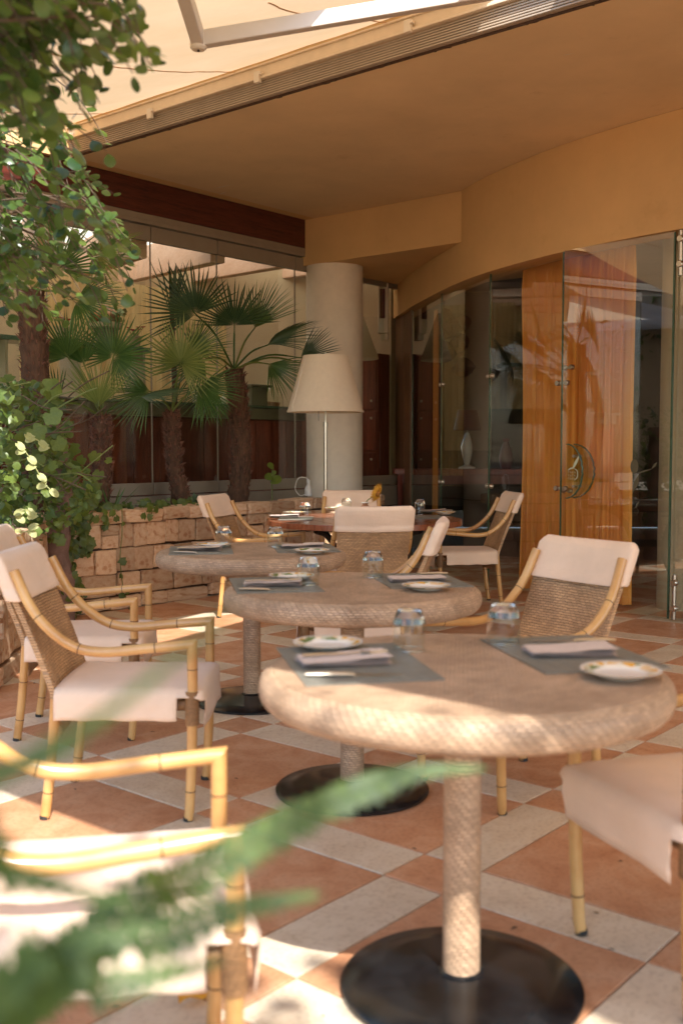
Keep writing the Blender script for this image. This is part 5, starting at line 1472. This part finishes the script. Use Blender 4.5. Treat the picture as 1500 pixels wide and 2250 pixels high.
# seedling with round leaves between tall palm and column
sd = onb(597, 1100, 6.95); sd.z = 0.70
t = thing('seedling', 'thin seedling with three round leaves before the dark counter', 'plant', sd)
stem = catmull([(0, 0, 0), (0.005, 0, 0.15), (0.0, 0, 0.30), (0.012, 0, 0.40)], 5)
MB().tube(stem, 0.006, 7).build('stem', M['stem_green'], t)
def disc_leaf(c, d, n_, r, mat, parent, name='leaf', seed=0, lobes=0, petiole=None):
    c, d, n_ = Vector(c), Vector(d).normalized(), Vector(n_); n_ = (n_ - d * n_.dot(d)).normalized(); e = n_.cross(d)
    o = link(name, leaf_variant(lobes, mat), parent)
    Mx = Matrix((d, e, n_)).transposed().to_4x4(); Mx.translation = c
    o.matrix_basis = Mx @ Matrix.Scale(r, 4)
    if parent is not None and parent.type == 'EMPTY' and petiole is None: o.matrix_parent_inverse = Matrix.Translation(-Vector(parent.location)) if petiole == 0 else Matrix.Identity(4)
    return o
LEAFV = {}
def leaf_outline(lobes):
    pts = []
    n = 26
    for i in range(n):
        th = -math.pi + math.tau * (i + 0.5) / n
        if lobes:
            r_ = 0.90 + 0.085 * math.cos(5 * th) + 0.045 * math.cos(13 * th)
            if abs(th) > 2.8: r_ *= 0.6
        else:
            r_ = 1.0 - 0.12 * math.cos(th) + 0.02 * math.cos(9 * th)
            if abs(th) > 2.8: r_ *= 0.75
        pts.append((0.62 * r_ * math.cos(th) + 0.42, 0.68 * r_ * math.sin(th)))
    return pts
def leaf_variant(lobes, mat):
    key = (lobes, mat.name)
    if key not in LEAFV:
        mb = MB(); o_ = leaf_outline(lobes); n = len(o_)
        ring = [((x - 0.1) * 0.5 + 0.1, y * 0.5, 0.03 + 0.05 * abs(y)) for x, y in o_]
        out = [(x, y, 0.10 * abs(y) - 0.16 * x * x + 0.03 * math.sin(i * 2.2)) for i, (x, y) in enumerate(o_)]
        mb.add([(0.1, 0, 0)] + ring + out, [(0, 1 + i, 1 + (i + 1) % n) for i in range(n)] + [(1 + i, 1 + n + i, 1 + n + (i + 1) % n, 1 + (i + 1) % n) for i in range(n)])
        LEAFV[key] = mb.mesh('leaf', mat)
    return LEAFV[key]
for c, d, r_ in (((0.0, -0.01, 0.30), (-1, -0.2, 0.15), 0.07), ((0.01, -0.01, 0.27), (1, -0.3, 0.1), 0.09), ((0.012, -0.01, 0.40), (-0.7, -0.4, 0.3), 0.06), ((0.005, 0, 0.33), (0.7, -0.4, 0.3), 0.05)):
    disc_leaf(c, d, (0, -0.75, 0.7), r_, M['vine_leaf'], t)

# ------------------------------------------------------------------ ivy trunk, vine and ivy on the planter
tb = at(128, 1200, 7.35)
t = thing('old_tree', 'gnarled purplish trunk wrapped in ivy at the planter corner', 'tree', (tb.x, 7.35, 0))
rs = [0.11, 0.095, 0.085, 0.08, 0.085, 0.09]
pts = catmull([(0, 0, 0.0), (0.015, 0, 0.3), (-0.01, 0, 0.6), (0.02, 0, 0.9), (0.0, 0, 1.2), (-0.05, 0, 1.5)], 5)
MB().tube(pts, [0.10 - 0.0012 * i + 0.012 * math.sin(i * 1.3) for i in range(len(pts))], 16).build('trunk', M['bark'], t)
def card(mb, c, u, v, lob):
    """one small leaf: c base, u along, v across"""
    n = u.cross(v).normalized() * u.length
    if lob:
        mb.add([c, c + u * 0.25 + v * 0.62 - n * 0.06, c + u * 0.55 + v * 0.36, c + u * 0.70 + v * 0.52 - n * 0.1, c + u * 1.05 - n * 0.18, c + u * 0.70 - v * 0.52 - n * 0.1, c + u * 0.55 - v * 0.36, c + u * 0.25 - v * 0.62 - n * 0.06, c + u * 0.45 + n * 0.07],
               [(0, 1, 8), (1, 2, 8), (2, 3, 8), (3, 4, 8), (4, 5, 8), (5, 6, 8), (6, 7, 8), (7, 0, 8)])
    else:
        prof = ((0.10, 0.20), (0.28, 0.40), (0.50, 0.49), (0.72, 0.46), (0.90, 0.28))
        vs = [c] + [c + u * a_ + v * b_ - n * (0.10 * b_ + 0.12 * a_ * a_) for a_, b_ in prof] + [c + u * 1.0 - n * 0.14] + [c + u * a_ - v * b_ - n * (0.10 * b_ + 0.12 * a_ * a_) for a_, b_ in prof[::-1]] + [c + u * 0.32 + n * 0.03, c + u * 0.70 - n * 0.02]
        mb.add(vs, [(0, 1, 12), (1, 2, 12), (2, 3, 12), (3, 13, 12), (3, 4, 13), (4, 5, 13), (5, 6, 13), (6, 7, 13), (7, 8, 13), (8, 9, 13), (9, 12, 13), (9, 10, 12), (10, 11, 12), (11, 0, 12)])
def rdir(): return Vector((random.gauss(0, 1), random.gauss(0, 1), random.gauss(0, 1))).normalized()
def leaf_at(mb, c, size, lob, nrm, spread=0.7):
    n = (Vector(nrm).normalized() + rdir() * spread).normalized(); u = rdir(); u = (u - n * u.dot(n)); u.z -= 0.35; u = (u - n * u.dot(n)).normalized()
    card(mb, Vector(c), u * size, n.cross(u) * size, lob)
m_ = MB()
for k in range(150):
    f = random.random(); an = random.uniform(0, math.tau); c = Vector((0.11 * math.cos(an), 0.11 * math.sin(an), 0.1 + 1.35 * f))
    if random.random() < 0.55 and 0.45 < c.z < 1.0: continue
    leaf_at(m_, c, random.uniform(0.03, 0.06), True, (math.cos(an), math.sin(an), 0.4))
tag(m_.build('ivy_leaves', M['ivy_leaf'], t), kind='stuff')
# trailing ivy on the stone wall
iv = thing('ivy', 'trailing green ivy hanging over the sandstone planter wall', 'ivy', (-1.9, 8.0, 0.8))
lv = MB(); 
def wall_pt(px, py): return onb(px, py, 6.60)
strands = [((165, 1105), (158, 1160), (150, 1230), (146, 1290), (150, 1330)), ((185, 1110), (178, 1150), (186, 1190), (176, 1215)), ((262, 1112), (262, 1170), (258, 1230), (266, 1300), (276, 1330)), ((215, 1112), (232, 1140), (225, 1160)), ((320, 1108), (328, 1122), (322, 1140)), ((145, 1110), (138, 1200), (132, 1300), (140, 1345)), ((205, 1100), (196, 1130), (188, 1145)), ((160, 1280), (170, 1315), (150, 1345))]
for st in strands:
    pts = catmull([wall_pt(*q) + Vector((0.03, -0.03, 0)) for q in st], 8)
    kid(MB().tube(pts, 0.004, 5).build('tendril', M['stem_green']), iv)
    dense = 1.0 if st[0][0] < 200 else 0.4
    for q in pts:
        for _ in range(3 if dense == 1 else 1):
            if random.random() < dense: leaf_at(lv, q + rdir() * 0.03, random.uniform(0.035, 0.07), True, (0.6, -0.8, 0.2), 0.4)
for k in range(420):                                    # along the ledge
    s = random.random()
    px = 130 + 330 * s * s if random.random() < 0.8 else 130 + 80 * random.random(); q = onb(px, 1110, random.uniform(6.62, 7.0)); q.z = 0.78 + random.uniform(-0.02, 0.10) * (1.5 if px < 220 else 0.5)
    leaf_at(lv, q, random.uniform(0.03, 0.06), True, (0.3, -0.7, 0.7))
tag(kid(lv.build('ivy_leaves', M['ivy_leaf']), iv), kind='stuff')

# grape-like vine mass at far left
vn = thing('vine', 'leafy vine with broad lobed leaves filling the left planter', 'vine', (-2.0, 6.4, 0.7))
region = [(-40, 835), (100, 835), (150, 900), (150, 1000), (200, 1030), (215, 1090), (170, 1130), (120, 1190), (-40, 1210)]
def inside(px, py, poly):
    c = False; j = len(poly) - 1
    for i in range(len(poly)):
        xi, yi = poly[i]; xj, yj = poly[j]
        if (yi > py) != (yj > py) and px < (xj - xi) * (py - yi) / (yj - yi) + xi: c = not c
        j = i
    return c
sm = MB()
cnt = 0
while cnt < 1350:
    px, py = random.uniform(-40, 220), random.uniform(835, 1210)
    if not inside(px, py, region): continue
    y = random.uniform(6.3, 7.5) if px > 30 else random.uniform(5.6, 7.5)
    leaf_at(sm, at(px, py, y), random.choice((0.022, 0.03, 0.04, 0.055, 0.075)) * random.uniform(0.85, 1.15), random.random() < 0.6, (0.2, -0.7, 0.8), 0.9); cnt += 1
tag(kid(sm.build('small_leaves', M['ivy_leaf']), vn), kind='stuff')
for k in range(34):
    px, py = random.uniform(-20, 150), random.uniform(850, 1120)
    a_ = at(px, py, random.uniform(6.2, 7.0)); b2 = a_ + Vector((random.uniform(0.1, 0.35), random.uniform(-.2, .1), random.uniform(-0.15, 0.3)))
    kid(MB().tube(catmull([a_, a_.lerp(b2, 0.5) + rdir() * 0.05, b2], 5), 0.0045, 6).build('runner', M['twig'] if k % 3 else M['stem_green']), vn)
big = [(95, 850, 40), (108, 905, 34), (70, 940, 36), (30, 905, 30), (122, 965, 28), (15, 860, 34), (55, 880, 28), (10, 960, 34), (88, 975, 24), (40, 1000, 30), (15, 1040, 28), (75, 1040, 24), (125, 1020, 20), (30, 1075, 26), (105, 1075, 20), (60, 1110, 24), (150, 985, 18), (5, 1110, 26), (175, 985, 22), (215, 995, 24), (220, 1035, 20), (185, 1005, 18), (200, 1080, 16), (160, 1060, 18), (80, 1160, 18), (35, 1140, 22), (-10, 1000, 30), (-10, 900, 30), (190, 1120, 15), (233, 1010, 14)]
for k, (px, py, rp) in enumerate(big):
    y = random.uniform(6.0, 6.6) if px < 160 else 7.6
    c = at(px, py, y)
    o = link('leaf', leaf_variant(1, M['vine_leaf']), vn)
    n_ = (Vector((0.25, -0.85, 0.5)) + rdir() * 0.35).normalized(); d = Vector((random.uniform(-0.6, 1), -0.2, random.uniform(-1, 0.1))); d = (d - n_ * d.dot(n_)).normalized()
    Mx = Matrix((d, n_.cross(d), n_)).transposed().to_4x4(); Mx.translation = c
    o.matrix_basis = Mx @ Matrix.Scale(rp * y / FPX * 1.05, 4); o.matrix_parent_inverse = Matrix.Translation(-Vector(vn.location))
for path in (((40, 975), (62, 1000), (80, 1030), (100, 1065), (124, 1085)), ((60, 955), (85, 968), (110, 985)), ((40, 1135), (58, 1120), (85, 1135)), ((20, 1165), (60, 1168), (86, 1152))):
    pts = catmull([at(px, py, 6.05) for px, py in path], 5)
    kid(MB().tube(pts, 0.0035, 5).build('young_shoot', M['pale_leaf']), vn)
    for i, q in enumerate(pts[::3]):
        o = link('young_leaf', leaf_variant(0, M['pale_leaf']), vn)
        d = Vector((-1 if i % 2 else 0.8, -0.2, -0.3 if i % 2 else -0.7)).normalized(); n_ = Vector((0.3, -0.9, 0.5)); n_ = (n_ - d * n_.dot(d)).normalized()
        Mx = Matrix((d, n_.cross(d), n_)).transposed().to_4x4(); Mx.translation = q
        o.matrix_basis = Mx @ Matrix.Diagonal((0.055, 0.032, 0.05, 1)); o.matrix_parent_inverse = Matrix.Translation(-Vector(vn.location))
# shoots in the gap above the ledge
sh_ = onb(190, 1010, 7.0); sh_.z = 0.7

# ------------------------------------------------------------------ the tree whose branches hang in from the upper left
def tree_trunk(t, pts, rs, mat=None):
    MB().tube(catmull(pts, 6), rs, 12).build('trunk', mat or M['twig'], t)
tr_base = Vector((-2.75, 3.6, 0))
tree = thing('hanging_tree', 'tree with glossy round leaves hanging in at the upper left', 'tree', tr_base)
tpts = [Vector((0, 0, 0)), Vector((0.05, 0.05, 0.9)), Vector((-0.02, 0.1, 1.8)), Vector((0.15, 0.1, 2.6)), Vector((0.5, 0.2, 3.1))]
cp = catmull(tpts, 6)
MB().tube(cp, [0.11 - 0.06 * i / (len(cp) - 1) for i in range(len(cp))], 12).build('trunk', M['twig'], tree)
lm = MB(); wm = MB()
tregion = [(-60, -60), (345, -60), (330, 20), (375, 120), (370, 225), (300, 255), (250, 300), (225, 370), (255, 430), (280, 500), (318, 560), (325, 625), (280, 660), (235, 705), (170, 725), (120, 700), (60, 720), (-60, 690)]
nsp = 0
random.seed(21)
hubs = [Vector((-1.75, 3.7, 2.75)), Vector((-1.5, 4.2, 2.3)), Vector((-1.15, 3.0, 2.45)), Vector((-1.6, 3.9, 1.9)), Vector((-1.9, 4.6, 2.9)), Vector((-1.35, 3.3, 2.9)), Vector((-0.95, 2.5, 2.5)), Vector((-1.0, 2.2, 2.2))]
for h in hubs:
    q = cp[-6] + tr_base if h.z > 2.5 else cp[-12] + tr_base
    pts = catmull([q, q.lerp(h, 0.5) + Vector((0, 0, 0.15)), h], 6)
    wm.tube(pts, [0.03 - 0.018 * i / (len(pts) - 1) for i in range(len(pts))], 8)
while nsp < 270:
    px, py = (random.uniform(-60, 380), random.uniform(-60, 725)) if nsp < 235 else (random.uniform(-60, 240), random.uniform(-60, 330))
    if not inside(px, py, tregion): continue
    if random.random() > (0.95 if px < 190 else 0.45): continue
    upper = py < 300
    y = random.uniform(2.3, 3.1) if upper else random.uniform(3.5, 4.8)
    tip = at(px, py, y)
    L = random.uniform(0.18, 0.32) if upper else random.uniform(0.28, 0.50)
    d = Vector((random.uniform(0.1, 0.9), random.uniform(-0.3, 0.3), random.uniform(-1.0, -0.25))).normalized()
    start = tip - d * L + Vector((0, 0, -0.03))
    pts = catmull([start, start.lerp(tip, 0.5) + Vector((0, 0, 0.035)), tip], 5)
    wm.tube(pts, [0.0035 - 0.002 * i / (len(pts) - 1) for i in range(len(pts))], 5)
    h = min(hubs, key=lambda q: (q - start).length)
    if random.random() < 0.2: wm.tube(catmull([h, h.lerp(start, 0.5) + rdir() * 0.05, start], 4), [0.006] * 5 + [0.004] * 4, 5)
    size0 = random.uniform(0.038, 0.058) if upper else random.uniform(0.044, 0.070)
    nl = random.randint(6, 9)
    for i in range(nl):
        f = 0.12 + 0.88 * i / (nl - 1); k = min(len(pts) - 2, int(f * (len(pts) - 1))); p = pts[k].lerp(pts[k + 1], f * (len(pts) - 1) - k)
        side_ = d.cross(Vector((0, 0, 1))).normalized() * (1 if i % 2 else -1)
        u = (side_ * random.uniform(0.5, 1.0) + d * random.uniform(0.3, 0.8) + rdir() * 0.45).normalized(); s = size0 * random.uniform(0.8, 1.15) * (0.75 if f > 0.9 else 1)
        n = (Vector((0.1, -0.25, 0.9)) + rdir() * 0.75).normalized(); v = n.cross(u)
        if v.length < 0.2: continue
        v.normalize(); card(lm, p + u * 0.008, u * s, v * s * 0.86, False)
    nsp += 1
cr_ = tag(kid(lm.build('crown', M['leaf']), tree), kind='stuff')
tag(kid(wm.build('branches', M['twig']), tree), kind='stuff')

# ------------------------------------------------------------------ garden trees outside the frame: shade, dapple and reflections
def garden_tree(label, base, h, rad, nleaf, size, seed, name='garden_tree', low=0.35):
    random.seed(seed)
    base = Vector(base)
    t = thing(name, label, 'tree', base)
    tp_ = catmull([(0, 0, 0), (0.1, 0.05, h * 0.3), (-0.05, 0.1, h * 0.6), (0.05, 0, h * 0.85)], 6)
    MB().tube(tp_, [0.16 - 0.11 * i / (len(tp_) - 1) for i in range(len(tp_))], 10).build('trunk', M['twig'], t)
    bm_ = MB(); lm_ = MB()
    for k in range(16):
        an = k * 2.4; z_ = h * random.uniform(low, 0.95); r_ = rad * random.uniform(0.45, 0.95) * math.sin(math.pi * min(0.95, max(0.15, (z_ / h - low * 0.6) / (1.05 - low * 0.6))))
        c = Vector((r_ * math.cos(an), r_ * math.sin(an), z_)); st = Vector((0, 0, z_ * 0.75))
        bm_.tube(catmull([st, st.lerp(c, 0.5) + Vector((0, 0, 0.1)), c], 4), [0.035] * 3 + [0.015] * 6, 6)
        for q in range(nleaf // 16):
            p = c + Vector((random.gauss(0, 1), random.gauss(0, 1), random.gauss(0, 0.8))) * rad * 0.24
            leaf_at(lm_, p, size * random.uniform(0.7, 1.3), False, (0, 0, 1), 1.0)
    bm_.build('branch', M['twig'], t)
    tag(lm_.build('crown', M['leaf_far'], t), kind='stuff')
garden_tree('leafy garden tree behind the viewpoint shading the nearest table', (1.7, -3.3, 0), 6.4, 2.4, 3800, 0.09, 51)
garden_tree('leafy garden tree left of the planter, mirrored in the lobby glass', (-8.2, 6.0, 0), 4.4, 2.0, 6000, 0.11, 52, low=0.1)
garden_tree('leafy garden tree farther left, mirrored in the glass door', (-9.0, 1.5, 0), 5.0, 2.2, 5000, 0.12, 53, low=0.1)
garden_tree('leafy garden tree at the far left of the patio', (-11.5, 9.5, 0), 5.0, 2.4, 5000, 0.13, 54, low=0.1)

# ------------------------------------------------------------------ fern in the foreground
random.seed(77)
fern = thing('fern', 'blurred green fern fronds arching across the foreground', 'fern', (-0.72, 0.70, 0.0))
MB().lathe([(0.001, 0.0), (0.13, 0.0), (0.16, 0.2), (0.17, 0.42), (0.19, 0.43), (0.19, 0.47), (0.165, 0.47), (0.155, 0.40), (0.001, 0.40)], 28).build('pot', M['terracotta_pot'], fern)
root = Vector((-0.72, 0.70, 0.42))
def fern_frond(path, wmax, n=46):
    pts = catmull([root] + [at(px, py, y) for px, py, y in path], 10)
    L = len(pts)
    mb = MB()
    mb.tube(pts, [0.0022 - 0.0015 * i / (L - 1) for i in range(L)], 5)
    acc = [0]
    for i in range(1, L): acc.append(acc[-1] + (pts[i] - pts[i - 1]).length)
    T = acc[-1]
    n = int(T / 0.0125)
    for k in range(n):
        s = T * (0.12 + 0.88 * k / n); i = max(j for j in range(L) if acc[j] <= s); i = min(i, L - 2)
        p = pts[i].lerp(pts[i + 1], (s - acc[i]) / max(1e-6, acc[i + 1] - acc[i])); t_ = (pts[i + 1] - pts[i]).normalized()
        f = s / T; w = wmax * (math.sin(math.pi * min(1, f * 0.62 + 0.28))) ** 0.8 * (1 if f < 0.9 else (1.02 - f) / 0.12)
        side_ = t_.cross(Vector((0.15, -0.75, 0.65))).normalized()
        for sg in (-1, 1):
            u = (side_ * sg + t_ * 0.30 + rdir() * 0.10).normalized(); u.z -= 0.12; e = t_ * 0.0058
            tip = p + u * w * random.uniform(0.88, 1.08)
            mid_ = p + u * w * 0.5 + Vector((0, 0, 0.002))
            mb.add([p - e * 0.8, p + e * 0.8, mid_ + e, tip, mid_ - e], [(0, 1, 2, 4), (4, 2, 3)])
    kid(mb.build('frond', M['fern']), fern)
for path, w in [
    ([(120, 2130, 0.750), (420, 1930, 0.818), (700, 1775, 0.886), (900, 1700, 0.909), (1075, 1690, 0.909)], 0.0324),
    ([(60, 2180, 0.704), (300, 2080, 0.704), (520, 2000, 0.716), (710, 1965, 0.727)], 0.0346),
    ([(-330, 2050, 0.528), (-90, 1760, 0.512), (190, 1600, 0.496), (400, 1440, 0.496), (520, 1330, 0.512)], 0.0112),
    ([(0, 2240, 0.636), (180, 2180, 0.647), (330, 2150, 0.659), (500, 2110, 0.682)], 0.0324),
    ([(-60, 2230, 0.614), (60, 2130, 0.625), (200, 2060, 0.636), (380, 2040, 0.647)], 0.0324),
    ([(-300, 1900, 0.56), (-80, 1740, 0.56), (60, 1690, 0.56), (190, 1640, 0.57)], 0.0200),
    ([(-200, 1980, 0.60), (0, 1930, 0.60), (170, 1960, 0.61), (300, 1990, 0.62)], 0.0260)]:
    fern_frond(path, w)

# potted plant inside the lobby behind the door
random.seed(5)
ip = inset(1462, 0.85)
t = thing('indoor_plant', 'broad leaved pot plant inside the lobby behind the glass door', 'plant', (ip.x, ip.y, -0.02))
MB().lathe([(0.001, 0), (0.16, 0), (0.20, 0.3), (0.22, 0.36), (0.19, 0.36), (0.17, 0.3), (0.001, 0.3)], 24).build('pot', M['terracotta_pot'], t)
for k in range(34):
    an = k * 2.4; z_ = random.uniform(0.5, 2.1); c = Vector((0.30 * math.cos(an) * random.uniform(0.3, 1), 0.30 * math.sin(an) * random.uniform(0.3, 1), z_))
    MB().tube(catmull([(0.02 * math.cos(an), 0.02 * math.sin(an), 0.32), Vector((c.x * 0.3, c.y * 0.3, z_ * 0.75)), c], 4), 0.006, 5).build('stem', M['stem_green'], t)
    d = Vector((math.cos(an), math.sin(an), random.uniform(-0.8, 0.1))).normalized(); n_ = Vector((0, -0.3, 1)) + rdir() * 0.3; n_ = (n_ - d * n_.dot(d)).normalized()
    o = link('leaf', leaf_variant(0, M['ivy_leaf']), t); Mx = Matrix((d, n_.cross(d), n_)).transposed().to_4x4(); Mx.translation = c; o.matrix_basis = Mx @ Matrix.Diagonal((0.20, 0.13, 0.18, 1))

# dry bits fallen on the tiles
random.seed(91)
m_ = MB()
for k in range(32):
    px, py = random.uniform(20, 1490), random.uniform(1380, 2240); c = onz(px, py, 0.002)
    an = random.uniform(0, math.tau); L_ = random.uniform(0.004, 0.014); u = Vector((math.cos(an), math.sin(an), 0)) * L_; v_ = Vector((-u.y, u.x, 0)) * random.uniform(0.2, 0.5)
    m_.add([c - u, c + v_ + Vector((0, 0, 0.003)), c + u, c - v_ + Vector((0, 0, 0.002))], [(0, 1, 2), (0, 2, 3)])
tag(m_.build('leaf_litter', M['twig'], None, False), 'tiny dry leaf bits scattered over the floor tiles', 'leaf litter', kind='stuff')
